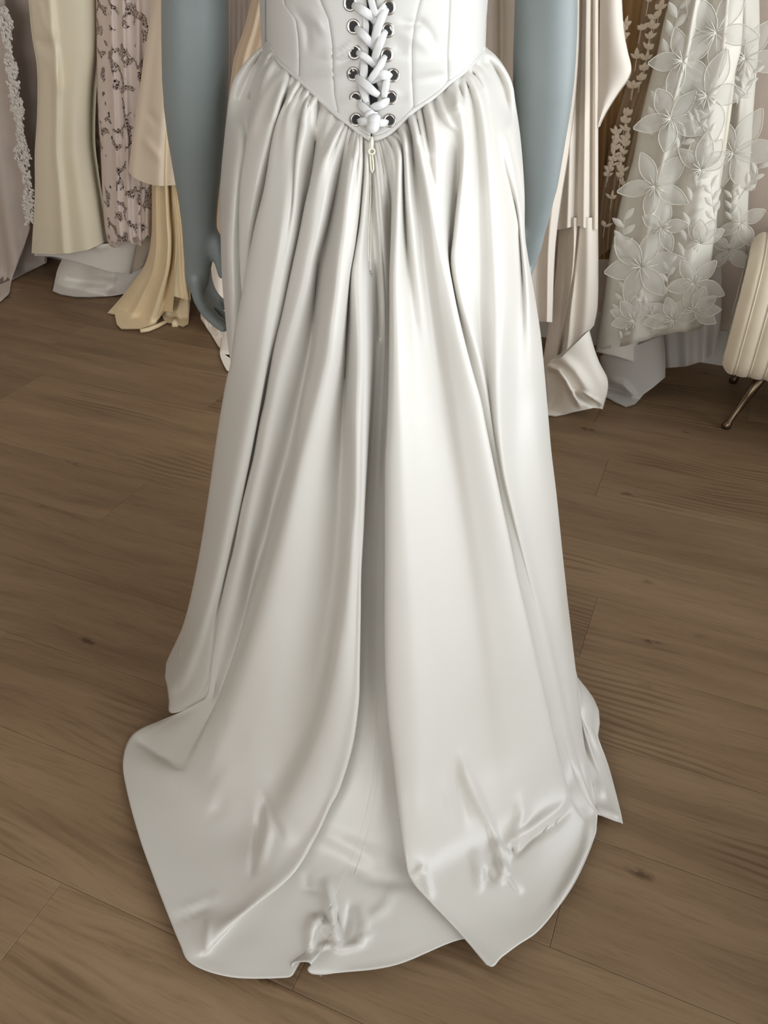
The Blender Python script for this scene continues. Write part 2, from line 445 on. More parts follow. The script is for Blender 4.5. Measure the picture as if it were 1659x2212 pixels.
def baseboard(name, t0, t1, n0, n1):
    mb = MB(); mb.box(W((t0 + t1) / 2, (n0 + n1) / 2, 0.055), (t1 - t0, n1 - n0, 0.11), AXW)
    mb.box(W((t0 + t1) / 2, (n0 + n1) / 2, 0.114), (t1 - t0 - 0.004, (n1 - n0) * 0.6 if n1 - n0 < 0.1 else n1 - n0, 0.008), AXW)
    struct(mb.build(name, M['white_paint'], None, False))
baseboard('baseboard_back', RIGHT_T, LEFT_T, WALL_N - 0.016, WALL_N - 0.0005)

# ================================================================== MANNEQUIN + GOWN: shared body profile
CX = -0.012
ZT = np.array([-0.1, 0.0, 0.015, 0.05, 0.15, 0.22, 0.42, 0.67, 0.80, 0.90, 0.96, 1.00, 1.04, 1.08, 1.15, 1.25, 1.40, 1.6])
AT = np.array([0.60, 0.46, 0.43, 0.40, 0.36, 0.337, 0.285, 0.232, 0.214, 0.198, 0.185, 0.170, 0.148, 0.128, 0.126, 0.138, 0.150, 0.15])
BT = np.array([1.30, 0.95, 0.52, 0.40, 0.33, 0.305, 0.262, 0.220, 0.200, 0.178, 0.160, 0.143, 0.122, 0.104, 0.100, 0.108, 0.115, 0.115])
def body_f(p):
    a = np.interp(p[..., 2], ZT, AT); b = np.interp(p[..., 2], ZT, BT)
    return np.sqrt(((p[..., 0] - CX) / a) ** 2 + (p[..., 1] / b) ** 2) - 1.0
def base_t(px, py, zf=0.004):
    """distance along each pixel ray to the gown's mean surface (or the floor); the closest pass where a ray misses"""
    d = rays(px, py)
    ts = np.linspace(0.45, 1.9, 1451)
    best = np.full(d.shape[:-1], np.nan); bf = np.full(d.shape[:-1], 1e9); bt = np.zeros(d.shape[:-1]); done = np.zeros(d.shape[:-1], bool)
    for t in ts:
        p = CAM + d * t
        f = body_f(p)
        best[(f < 0) & (p[..., 2] > zf) & np.isnan(best) & ~(done & (bf < 0.10))] = t
        on = (f < bf) & (p[..., 2] > zf) & ~done
        bf[on] = f[on]; bt[on] = t
        done |= (f > bf + 0.004) & (bf < 0.35)               # first closest pass, not a later one near the floor
    hitm = ~np.isnan(best)
    hi = np.where(hitm, best, bt); lo = hi - 0.001
    for _ in range(9):                                   # refine the hit between the last two steps
        mid = (lo + hi) / 2; p = CAM + d * mid[..., None]
        ins = body_f(p) < 0
        hi = np.where(ins, mid, hi); lo = np.where(ins, lo, mid)
    floor_t = np.where(d[..., 2] < -1e-3, (zf - CAM[2]) / np.minimum(d[..., 2], -1e-3), 9.0)
    # near misses keep the closest pass, fading to the floor for rays well clear of the body
    zb = CAM[2] + d[..., 2] * bt
    w = np.clip((bf - 0.10) / 0.12, 0, 1) * np.clip((0.30 - zb) / 0.15, 0, 1)
    miss = np.minimum(bt * (1 - w) + floor_t * w, floor_t)
    return np.minimum(np.where(hitm, hi, miss), floor_t)
def smooth1(a, k):
    w = np.ones(2 * k + 1) / (2 * k + 1)
    b = np.r_[np.full(k, a[0]), a, np.full(k, a[-1])]
    # keep the ends where they are
    s = np.convolve(b, w, 'valid')
    n = len(a); r = np.minimum(np.arange(n), np.arange(n)[::-1]) / k
    r = np.clip(r, 0, 1)
    return a * (1 - r) + s * r

# ------------------------------------------------------------------ fold lines of the skirt: (x, y, d) in the photograph's pixels, d = metres proud of the mean surface
def hid(k):
    return [(510 + 2 * k, 823, -.03), (500 + 2 * k, 910, -.045), (480 + 2 * k, 1041, -.06), (466 + 2 * k, 1134, -.065), (450 + 2 * k, 1231, -.07),
            (430 + 1.5 * k, 1342, -.07), (412 + k, 1400, -.06), (392 + 0.5 * k, 1436 + k, -.02)]
RIBS = [
 [(574,98,0),(556,112,0),(523,148,0),(500,196,0),(485,317,0),(478,413,0),(479,510,0),(482,600,0),(489,683,0),(497,762,-.01)] + hid(0),
 [(580,102,0),(562,125,.004),(540,175,.008),(521,235,.010),(517,317,.012),(508,380,.014),(501,461,.015),(497,534,.015),(500,600,.012),(504,683,.005),(506,762,-.012)] + hid(1),
 [(588,106,0),(572,135,-.003),(548,190,-.006),(538,257,-.010),(536,329,-.012),(531,377,-.014),(527,437,-.016),(526,510,-.018),(527,582,-.02),(528,664,-.025),(520,740,-.03)] + hid(3),
 [(598,120,0),(584,145,.006),(560,205,.010),(543,270,.012),(533,329,.012),(525,377,.012),(520,437,.012),(519,510,.010),(521,582,.004),(526,664,-.012),(518,740,-.025)] + hid(4),
 [(624,152,0),(609,188,.008),(595,235,.012),(583,280,.012),(574,320,.012),(563,365,.012),(552,420,.010),(544,470,.008),(537,520,.004),(533,582,-.004),(528,664,-.02),(518,740,-.03)] + hid(6),
 [(638,163,0),(622,198,-.002),(605,250,-.006),(594,300,-.012),(588,345,-.014),(582,390,-.016),(570,440,-.018),(558,490,-.02),(549,540,-.02),(540,590,-.024),(530,664,-.03),(520,740,-.034)] + hid(8),
 [(650,174,0),(632,205,.004),(611,240,.010),(597,280,.012),(587,330,.014),(581,370,.016),(572,420,.018),(556,486,.020),(543,550,.022),(533,603,.024),(522,661,.026),(510,720,.026),(500,789,.024),(491,823,.018),(473,927,.008),(448,1100,.002),(426,1231,0),(400,1342,0),(373,1403,0),(361,1430,0),(360,1456,0)],
 [(662,185,0),(645,210,.008),(628,250,.014),(621,300,.016),(618,350,.018),(610,420,.022),(598,500,.026),(588,560,.028),(573,640,.030),(557,740,.032),(537,850,.032),(512,980,.032),(487,1110,.030),(464,1230,.026),(436,1340,.020),(408,1415,.010),(385,1462,.003),(363,1485,0)],
 [(672,195,0),(657,225,-.002),(648,280,.0),(642,350,.008),(634,420,.016),(620,500,.022),(610,560,.024),(596,640,.025),(580,740,.026),(562,850,.025),(538,980,.023),(510,1110,.020),(485,1230,.015),(457,1340,.008),(430,1430,.002),(405,1485,0),(366,1512,0)],
 [(682,203,0),(668,222,.008),(658,250,.012),(649,300,.016),(643,345,.018),(640,400,.018),(638,450,.018),(630,520,.016),(620,580,.014),(603,680,.012),(575,810,.010),(552,930,.008),(530,1041,.006),(514,1125,.004),(488,1237,.002),(466,1340,0),(452,1430,-.002),(432,1495,0),(371,1540,0)],
 [(692,214,0),(683,240,-.006),(681,300,-.010),(677,341,-.012),(673,401,-.014),(668,437,-.016),(659,498,-.018),(647,558,-.020),(633,620,-.020),(619,690,-.020),(603,755,-.020),(591,815,-.020),(581,868,-.020),(570,920,-.020),(557,988,-.022),(544,1041,-.022),(532,1100,-.022),(517,1186,-.022),(503,1240,-.022),(491,1295,-.022),(478,1355,-.022),(464,1442,-.02),(456,1500,-.01),(430,1522,0)],
 [(738,258,0),(722,285,.006),(705,318,.010),(690,345,.012),(679,380,.013),(671,410,.013),(662,445,.013),(651,500,.012),(638,560,.012),(626,616,.012),(611,685,.012),(595,750,.012),(584,810,.012),(574,868,.012),(563,916,.012),(550,988,.012),(537,1041,.012),(523,1100,.012),(507,1186,.012),(494,1237,.012),(482,1291,.012),(470,1351,.012),(457,1442,.012),(451,1500,.010),(425,1522,0)],
 [(747,264,0),(735,290,.010),(722,330,.015),(710,380,.018),(700,440,.020),(687,500,.021),(673,560,.021),(661,620,.021),(642,690,.021),(624,750,.021),(608,810,.021),(596,868,.021),(584,920,.021),(571,990,.021),(558,1045,.021),(544,1105,.021),(528,1186,.019),(514,1240,.017),(500,1300,.014),(485,1360,.012),(468,1442,.008),(456,1510,.003),(400,1533,0)],
 [(756,270,0),(748,295,0),(740,340,-.003),(732,380,-.006),(723,425,-.008),(711,480,-.010),(699,530,-.012),(687,577,-.014),(679,656,-.016),(673,720,-.017),(662,785,-.018),(646,865,-.020),(629,945,-.022),(611,1014,-.024),(592,1080,-.026),(576,1150,-.028),(556,1215,-.030),(540,1280,-.030),(525,1345,-.028),(503,1420,-.024),(474,1500,-.016),(440,1550,-.006),(350,1556,0)],
 [(766,277,0),(760,300,.006),(752,340,.010),(744,390,.012),(738,430,.013),(729,490,.015),(719,545,.015),(709,611,.015),(696,683,.014),(687,741,.013),(676,802,.013),(663,850,.013),(652,900,.013),(644,948,.013),(631,1014,.012),(611,1080,.010),(598,1130,.010),(580,1190,.008),(563,1246,.008),(550,1291,.008),(533,1351,.010),(512,1412,.012),(485,1490,.014),(445,1580,.012),(400,1645,.004),(350,1622,.001),(288,1586,0)],
 [(772,281,0),(770,305,.008),(766,340,.015),(757,390,.019),(750,440,.022),(744,500,.024),(735,560,.026),(727,630,.028),(717,700,.029),(707,775,.029),(688,855,.031),(670,921,.033),(649,1001,.035),(630,1080,.037),(613,1150,.038),(596,1215,.038),(578,1280,.038),(560,1345,.038),(538,1420,.037),(512,1500,.033),(478,1590,.022),(430,1668,.008),(340,1665,.004),(266,1645,0)],
 [(778,285,0),(778,310,.006),(777,345,.010),(773,400,.012),(769,450,.014),(763,520,.015),(754,580,.016),(747,640,.016),(739,710,.016),(730,780,.016),(716,860,.017),(702,930,.019),(685,1010,.021),(670,1080,.023),(656,1150,.024),(642,1220,.024),(625,1300,.024),(606,1380,.024),(583,1460,.022),(552,1550,.017),(505,1640,.009),(420,1730,.004),(277,1720,0)],
 [(783,289,0),(783,320,0),(784,360,0),(781,420,-.002),(776,480,-.003),(764,550,-.004),(753,610,-.007),(750,683,-.010),(748,740,-.012),(746,800,-.014),(742,880,-.016),(739,950,-.018),(736,1020,-.018),(733,1090,-.018),(729,1160,-.018),(724,1220,-.018),(715,1290,-.017),(703,1370,-.016),(690,1440,-.015),(660,1550,-.010),(612,1650,-.003),(510,1790,.0),(303,1815,0)],
 [(788,293,0),(791,330,.004),(791,380,.006),(787,430,.008),(781,490,.010),(771,550,.012),(764,603,.014),(768,709,.016),(769,789,.018),(766,895,.023),(766,974,.026),(764,1080,.028),(758,1150,.030),(752,1231,.032),(746,1290,.034),(738,1350,.036),(728,1410,.038),(718,1470,.038),(697,1560,.036),(665,1650,.030),(610,1760,.020),(520,1870,.010),(328,1885,0)],
 [(792,296,0),(796,340,.001),(797,400,.001),(796,460,.001),(793,520,.004),(790,580,.008),(788,650,.012),(788,740,.015),(786,830,.018),(783,920,.021),(781,1000,.023),(779,1080,.025),(775,1160,.027),(771,1250,.030),(768,1340,.034),(764,1430,.038),(757,1510,.040),(742,1590,.038),(715,1680,.032),(670,1780,.025),(590,1880,.021),(480,1965,.012),(352,1948,0)],
 [(796,299,0),(799,345,.0),(801,400,-.001),(800,460,-.001),(799,520,.001),(799,580,.003),(800,650,.005),(800,740,.008),(797,830,.011),(793,920,.014),(790,1000,.016),(786,1080,.018),(783,1150,.020),(778,1240,.024),(777,1321,.028),(775,1442,.032),(773,1517,.034),(760,1610,.034),(733,1700,.032),(711,1743,.030),(682,1805,.028),(631,1888,.026),(548,1957,.024),(465,2022,.018),(432,2048,.008),(388,2036,0)],
 [(798,300,0),(800,350,-.003),(803,400,-.004),(803,460,-.004),(804,520,-.003),(806,580,-.003),(808,650,-.004),(808,740,-.007),(804,830,-.012),(798,920,-.016),(792,1000,-.018),(786,1080,-.020),(780,1150,-.022),(772,1240,-.024),(768,1321,-.024),(765,1442,-.022),(760,1517,-.018),(745,1610,-.012),(715,1700,-.006),(690,1750,-.003),(655,1820,0),(600,1900,0),(530,1970,0),(470,2040,0),(445,2070,0),(414,2083,0)],
 [(800,301,0),(803,350,-.003),(807,400,-.003),(808,460,-.003),(811,520,-.003),(814,580,-.004),(818,650,-.006),(820,740,-.010),(816,830,-.016),(810,920,-.022),(806,1000,-.026),(802,1080,-.028),(798,1160,-.028),(796,1250,-.028),(794,1340,-.028),(792,1440,-.024),(788,1530,-.016),(776,1620,-.007),(755,1710,0),(720,1800,0),(670,1890,.0),(610,1970,0),(540,2050,0),(500,2112,0)],
 [(803,301,0),(808,350,0),(812,400,.003),(815,460,.003),(820,520,.002),(824,580,.0),(828,650,-.005),(829,740,-.012),(826,830,-.018),(822,920,-.024),(818,1000,-.028),(816,1080,-.030),(814,1160,-.032),(813,1250,-.032),(812,1340,-.032),(812,1440,-.028),(810,1530,-.018),(806,1620,-.008),(795,1710,0),(770,1800,0),(735,1890,.002),(695,1970,.002),(655,2040,.0),(614,2113,0)],
 [(806,301,0),(814,350,.004),(820,400,.005),(825,460,.005),(831,520,.002),(835,580,-.004),(838,650,-.011),(838,740,-.017),(836,830,-.022),(832,920,-.028),(829,1000,-.032),(828,1080,-.032),(827,1160,-.034),(827,1250,-.034),(827,1340,-.034),(828,1440,-.030),(829,1530,-.020),(830,1620,-.010),(830,1710,0),(822,1800,0),(805,1890,.002),(785,1970,0),(765,2040,0),(745,2101,0)],
 [(812,300,0),(824,345,.0),(832,400,-.003),(839,460,-.007),(845,520,-.011),(849,580,-.015),(851,650,-.019),(851,740,-.022),(849,830,-.026),(846,920,-.030),(842,1000,-.032),(840,1080,-.034),(840,1160,-.036),(840,1250,-.036),(841,1340,-.036),(843,1440,-.031),(848,1530,-.022),(856,1620,-.012),(866,1710,-.002),(872,1800,0),(875,1890,0),(870,1970,0),(865,2040,0),(858,2085,0)],
 [(818,298,0),(832,340,0),(842,400,-.005),(850,460,-.010),(855,520,-.013),(859,580,-.016),(863,650,-.018),(865,740,-.020),(865,830,-.022),(862,920,-.024),(858,1000,-.026),(856,1080,-.028),(856,1160,-.030),(858,1250,-.030),(862,1340,-.030),(868,1440,-.026),(878,1530,-.02),(892,1620,-.012),(910,1710,-.004),(925,1800,0),(945,1890,0),(965,1960,0),(985,2000,0),(1010,2028,0)],
 [(824,295,0),(838,325,.004),(847,360,.008),(850,420,.010),(848,480,.012),(846,540,.014),(844,600,.016),(844,683,.018),(842,815,.021),(838,920,.023),(834,1000,.025),(833,1100,.027),(833,1200,.029),(832,1351,.031),(834,1472,.033),(840,1560,.035),(851,1650,.035),(862,1750,.033),(876,1850,.030),(888,1896,.024),(930,1945,.014),(990,2010,.010),(1057,2088,.004)],
 [(832,291,0),(849,310,.008),(859,340,.014),(860,400,.018),(859,480,.022),(857,560,.025),(857,640,.028),(860,740,.032),(863,850,.034),(867,950,.036),(871,1060,.038),(877,1180,.040),(883,1300,.042),(889,1420,.044),(895,1530,.046),(901,1640,.045),(907,1740,.041),(915,1830,.030),(935,1900,.016),(980,1970,.008),(1040,2035,.004),(1085,2068,0)],
 [(842,287,0),(862,300,.004),(871,330,.001),(872,400,-.001),(874,480,-.001),(878,560,.003),(884,640,.008),(893,740,.011),(900,850,.013),(908,950,.015),(915,1060,.017),(922,1180,.019),(930,1300,.021),(938,1420,.023),(945,1530,.023),(952,1640,.021),(960,1740,.019),(972,1830,.014),(995,1900,.010),(1030,1960,.006),(1080,2010,.003),(1120,2042,0)],
 [(858,272,0),(872,300,.008),(877,350,.013),(881,420,.015),(889,500,.014),(897,580,.012),(907,660,.010),(921,760,.006),(935,860,.002),(947,950,0),(958,1060,0),(970,1180,0),(982,1300,0),(993,1420,0),(1004,1530,0),(1014,1640,.002),(1025,1740,.002),(1040,1830,.004),(1065,1890,.004),(1095,1940,.002),(1125,1980,0),(1160,2015,0)],
 [(872,259,0),(884,290,0),(890,340,-.001),(897,410,.001),(906,480,.004),(914,560,.006),(926,640,.006),(942,740,.004),(958,840,.002),(972,940,.0),(986,1050,-.002),(1002,1170,-.004),(1018,1290,-.004),(1032,1410,-.004),(1046,1520,-.002),(1058,1630,0),(1070,1730,.0),(1085,1820,.0),(1110,1880,0),(1140,1930,0),(1170,1960,0),(1200,1968,0)],
 [(886,246,0),(895,275,.008),(904,320,.013),(914,370,.016),(925,430,.018),(933,490,.018),(940,560,.018),(950,640,.018),(966,740,.018),(983,840,.016),(1000,940,.014),(1018,1050,.012),(1037,1170,.010),(1056,1290,.010),(1074,1410,.010),(1092,1520,.012),(1108,1620,.012),(1125,1710,.010),(1145,1790,.006),(1170,1850,.003),(1205,1890,0),(1246,1897,0)],
 [(905,231,0),(912,270,.002),(920,320,.006),(929,370,.010),(939,430,.015),(950,500,.018),(958,550,.020),(971,608,.022),(987,683,.025),(1005,757,.027),(1019,810,.028),(1035,868,.028),(1048,935,.029),(1064,1014,.030),(1080,1094,.031),(1093,1155,.031),(1115,1261,.032),(1136,1351,.034),(1157,1442,.034),(1181,1547,.032),(1205,1650,.026),(1222,1712,.017),(1230,1742,.008),(1255,1790,.002),(1284,1810,0)],
 [(925,217,0),(935,260,.004),(945,320,.007),(953,380,.006),(960,440,.003),(966,500,-.002),(968,560,-.008),(972,608,-.012),(982,683,-.016),(998,757,-.018),(1012,810,-.020),(1028,868,-.020),(1042,935,-.022),(1058,1014,-.022),(1075,1094,-.022),(1088,1155,-.022),(1110,1261,-.022),(1132,1351,-.020),(1153,1442,-.018),(1178,1547,-.014),(1203,1650,-.007),(1224,1712,0),(1240,1742,0),(1265,1770,0),(1289,1782,0)],
 [(949,197,0),(965,240,.005),(978,290,.004),(987,340,-.002),(988,400,-.006),(984,460,-.008),(978,530,-.009),(975,580,-.009),(985,640,-.009),(1003,720,-.009),(1021,790,-.009),(1038,860,-.010),(1052,930,-.012),(1068,1010,-.014),(1084,1090,-.014),(1097,1155,-.014),(1119,1261,-.014),(1140,1351,-.014),(1161,1442,-.012),(1186,1547,-.009),(1210,1650,-.004),(1232,1712,0),(1250,1740,0),(1270,1755,0),(1290,1768,0)],
 [(973,177,0),(990,205,.007),(1002,240,.011),(1005,300,.013),(1001,370,.013),(995,430,.012),(988,500,.010),(983,560,.008),(993,630,.007),(1012,700,.005),(1032,770,.001),(1047,840,-.002),(1060,920,-.004),(1076,1010,-.006),(1092,1090,-.007),(1108,1170,-.007),(1131,1270,-.007),(1152,1360,-.007),(1174,1450,-.005),(1200,1550,-.002),(1224,1640,0),(1246,1700,.004),(1264,1730,.004),(1280,1748,.002),(1291,1759,0)],
 [(990,163,0),(1008,190,.0),(1020,230,-.001),(1027,290,-.001),(1030,360,-.001),(1031,440,-.001),(1032,520,-.003),(1033,600,-.006),(1034,680,-.009),(1040,750,-.010),(1052,820,-.008),(1066,920,-.004),(1084,1010,.0),(1102,1090,.002),(1120,1170,.002),(1144,1270,.002),(1166,1360,.002),(1188,1450,.003),(1212,1550,.005),(1234,1640,.007),(1256,1705,.007),(1272,1735,.006),(1284,1750,.002),(1293,1760,0)],
 [(1005,150,0),(1025,175,.006),(1042,220,.011),(1052,290,.014),(1060,370,.015),(1068,450,.016),(1075,530,.016),(1079,610,.016),(1080,680,.017),(1078,750,.016),(1076,830,.014),(1080,930,.011),(1090,1020,.009),(1108,1100,.008),(1128,1180,.006),(1154,1280,.005),(1178,1370,.004),(1200,1460,.004),(1223,1560,.005),(1244,1645,.007),(1264,1705,.008),(1278,1738,.006),(1288,1753,.002),(1295,1761,0)],
 [(1020,137,0),(1042,160,.001),(1060,200,.003),(1072,270,.003),(1085,340,.003),(1101,410,.001),(1115,470,-.002),(1122,530,-.004),(1123,610,-.008),(1120,700,-.012),(1115,790,-.014),(1112,880,-.014),(1114,980,-.013),(1124,1060,-.010),(1142,1150,-.008),(1165,1260,-.006),(1189,1360,-.003),(1209,1460,0),(1230,1560,.003),(1249,1645,.005),(1267,1705,.006),(1280,1738,.005),(1290,1754,.002),(1297,1762,0)],
 [(1030,126,0),(1058,142,.006),(1078,175,.009),(1092,230,.011),(1104,310,.011),(1115,400,.010),(1123,480,.010),(1130,550,.013),(1139,630,.016),(1145,722,.018),(1149,802,.018),(1154,882,.016),(1161,974,.014),(1172,1065,.011),(1184,1140,.009),(1198,1230,.007),(1217,1366,.005),(1236,1517,.004),(1251,1600,.004),(1268,1690,.004),(1281,1735,.003),(1291,1755,.001),(1299,1763,0)],
 [(1042,104,0),(1069,124,0),(1093,158,0),(1105,187,0),(1110,220,0),(1122,305,0),(1130,413,0),(1131,498,0),(1137,550,0),(1151,630,0),(1165,722,0),(1173,802,0),(1180,882,0),(1188,974,0),(1199,1065,0),(1207,1140,0),(1215,1216,0),(1232,1366,0),(1250,1517,0),(1259,1600,0),(1276,1690,0),(1286,1740,0),(1292,1755,0),(1302,1764,0)],
 [(1044,103,-.01),(1067,124,-.02),(1090,160,-.03),(1104,220,-.03),(1116,305,-.03),(1124,413,-.035),(1125,498,-.035),(1132,550,-.035),(1145,630,-.035),(1159,722,-.035),(1167,802,-.04),(1174,882,-.04),(1182,974,-.04),(1193,1065,-.04),(1209,1216,-.04),(1226,1366,-.035),(1244,1517,-.03),(1256,1600,-.015),(1278,1690,0),(1305,1745,0),(1338,1777,0)],
 [(1046,102,-.02),(1065,124,-.04),(1087,162,-.05),(1100,220,-.05),(1112,305,-.055),(1119,413,-.06),(1120,498,-.06),(1127,550,-.06),(1140,630,-.06),(1154,722,-.06),(1162,802,-.065),(1169,882,-.065),(1177,974,-.065),(1188,1065,-.065),(1204,1216,-.06),(1221,1366,-.05),(1240,1490,-.03),(1256,1570,-.01),(1290,1670,0),(1318,1730,0),(1343,1768,0)],
 [(1047,101,-.03),(1063,124,-.055),(1085,163,-.065),(1097,220,-.068),(1108,305,-.072),(1115,413,-.078),(1117,498,-.078),(1124,550,-.078),(1136,630,-.078),(1150,722,-.078),(1158,802,-.082),(1165,882,-.082),(1173,974,-.082),(1184,1065,-.082),(1200,1216,-.075),(1217,1366,-.06),(1238,1480,-.03),(1256,1556,-.008),(1280,1610,0),(1314,1655,0)],
 [(1047,101,-.04),(1062,124,-.07),(1083,164,-.08),(1094,220,-.085),(1105,305,-.09),(1112,413,-.095),(1114,498,-.095),(1121,550,-.095),(1133,630,-.095),(1147,722,-.095),(1155,802,-.1),(1162,882,-.1),(1170,974,-.1),(1181,1065,-.1),(1197,1216,-.09),(1214,1366,-.075),(1236,1480,-.04),(1250,1540,-.01),(1260,1554,0),(1272,1563,0),(1290,1592,0)],
]
# crisp creases added on top: polyline (pixels), half-width (px), height (m); negative = groove
STROKES = [
 ([(617,153),(590,182),(570,215),(556,250),(545,293)], 8, 0.0064), ([(640,163),(615,188),(600,225),(590,262)], 7, 0.0064),
 ([(592,112),(572,128),(560,150)], 6, 0.0064), ([(600,130),(582,150),(570,178),(562,205)], 6, 0.0064), ([(606,140),(596,152)], 5, 0.0048),
 ([(655,176),(640,184),(628,200),(622,230)], 7, 0.0080), ([(674,193),(665,205),(659,232),(653,262)], 6, 0.0080),
 ([(687,207),(680,222),(678,250),(677,285)], 6, 0.0096), ([(705,228),(695,245),(688,270),(682,295)], 6, 0.0096), ([(722,245),(712,262),(703,285),(692,310)], 6, 0.0096),
 ([(738,260),(722,283),(704,318)], 7, 0.0064), ([(778,290),(773,315),(766,345)], 6, 0.0064),
 ([(905,235),(909,265),(914,300),(923,340)], 6, 0.0080), ([(925,221),(932,250),(938,290),(944,330)], 6, 0.0080), ([(944,205),(955,240),(970,265),(983,278)], 6, 0.0080),
 ([(886,250),(893,275),(901,305)], 6, 0.0064), ([(869,266),(873,290),(875,320)], 6, 0.0064),
 ([(980,175),(986,200),(988,235)], 5, 0.0080), ([(1000,165),(1003,195),(1004,240)], 5, 0.0064),
 ([(1073,300),(1092,377),(1110,440),(1126,500)], 5, -0.0064), ([(1095,285),(1110,350),(1120,410),(1127,460)], 5, -0.0064),
 ([(800,330),(801,400),(797,480),(796,560),(797,590)], 3, -0.0048),
 ([(812,570),(814,640),(818,736)], 5, -0.0064), ([(840,325),(836,380),(838,440)], 8, 0.0048),
 # train wrinkles, left piece
 ([(574,1720),(562,1770),(553,1830),(545,1888)], 7, -.009), ([(577,1722),(590,1765),(610,1802)], 6, -.006), ([(580,1745),(578,1800),(565,1860)], 11, .008),
 ([(490,1725),(470,1750),(450,1770)], 9, -.004), ([(460,1950),(420,1970),(374,1988)], 9, -.008), ([(475,1936),(430,1958),(378,1976)], 8, .006), ([(452,1990),(447,2030),(450,2055)], 6, .006),
 ([(296,1598),(345,1632),(392,1652)], 8, -.012), ([(290,1595),(320,1650),(380,1700)], 24, .006), ([(500,1660),(470,1700),(450,1740)], 12, .003),
 # central floor piece
 ([(738,2048),(722,2000),(712,1950),(706,1905)], 9, .014), ([(736,2050),(705,2000),(684,1985),(672,2010),(668,2060)], 9, .013), ([(740,2050),(772,2042),(788,2020),(786,1990),(778,1960)], 7, .010),
 ([(738,2055),(715,2040),(690,2046)], 5, .008), ([(737,2050),(733,2010),(724,1965)], 3.5, -.008), ([(744,2030),(752,1990),(756,1950)], 7, -.006),
 ([(662,1885),(665,1920),(682,1932)], 6, -.006), ([(700,1800),(760,1830),(830,1860)], 18, .005), ([(740,1860),(800,1900),(880,1910)], 15, -.005), ([(800,1985),(830,1960),(850,1920)], 10, .005),
 # right piece
 ([(994,1622),(1006,1670),(1030,1725),(1056,1775)], 10, .013), ([(985,1650),(990,1720),(1010,1780)], 13, -.010), ([(1056,1775),(1072,1820),(1086,1866),(1086,1890),(1078,1908)], 7, .012), ([(1078,1912),(1062,1900),(1050,1878)], 5, -.007),
 ([(1068,1818),(1090,1840),(1112,1856)], 6, .009), ([(1110,1855),(1106,1835),(1107,1820)], 5, -.010), ([(1112,1852),(1150,1812),(1225,1757)], 7, -.010), ([(1108,1815),(1150,1786),(1222,1742)], 9, .010),
 ([(1080,1860),(1100,1890),(1124,1926)], 6, .009), ([(1124,1720),(1128,1760),(1110,1812)], 12, .008), ([(1024,1840),(1034,1880),(1042,1930)], 8, .009), ([(1050,1880),(1046,1915),(1040,1935)], 6, -.005),
 ([(905,1858),(918,1895),(930,1936)], 6, .007), ([(893,1893),(915,1870)], 5, .005), ([(955,1715),(968,1772)], 6, -.006), ([(960,1660),(966,1720),(968,1760)], 9, .005),
 ([(1272,1775),(1264,1840),(1236,1900),(1200,1955)], 7, .008), ([(1290,1690),(1302,1722)], 8, .006), ([(1287,1745),(1310,1752),(1335,1765)], 8, .008),
]
_i = next(i for i, r in enumerate(RIBS) if r[-1][:2] == (614, 2113))
_a, _b = np.array(RIBS[_i], float), np.array(RIBS[_i + 1], float)
_new = []
for _w, _end in ((.14, [(628, 2104, 0)]), (.22, [(632, 2083, .004)]), (.42, [(667, 2080, .012)]), (.50, [(671, 2095, .010), (679, 2102, .002)])):
    _q = _a * (1 - _w) + _b * _w
    _new.append([tuple(v) for v in _q[:-1]] + _end)
RIBS[_i + 1:_i + 1] = _new
def catmull_cols(P, sub):
    """P: (ribs, rows, 3) -> Catmull-Rom across the ribs"""
    Q = np.concatenate([(2 * P[:1] - P[1:2]), P, (2 * P[-1:] - P[-2:-1])], 0)
    cols = []
    for i in range(1, len(Q) - 2):
        p0, p1, p2, p3 = Q[i - 1], Q[i], Q[i + 1], Q[i + 2]
        for t in np.arange(sub) / sub:
            cols.append(0.5 * ((2 * p1) + (-p0 + p2) * t + (2 * p0 - 5 * p1 + 4 * p2 - p3) * t * t + (-p0 + 3 * p1 - 3 * p2 + p3) * t ** 3))
    cols.append(P[-1])
    return np.array(cols)
def project(p):
    q = p - CAM
    z = q @ FWD
    return FW / 2 + FPX * (q @ RIGHT) / z, FH / 2 - FPX * (q @ UP) / z
NROW, SUB = 330, 8
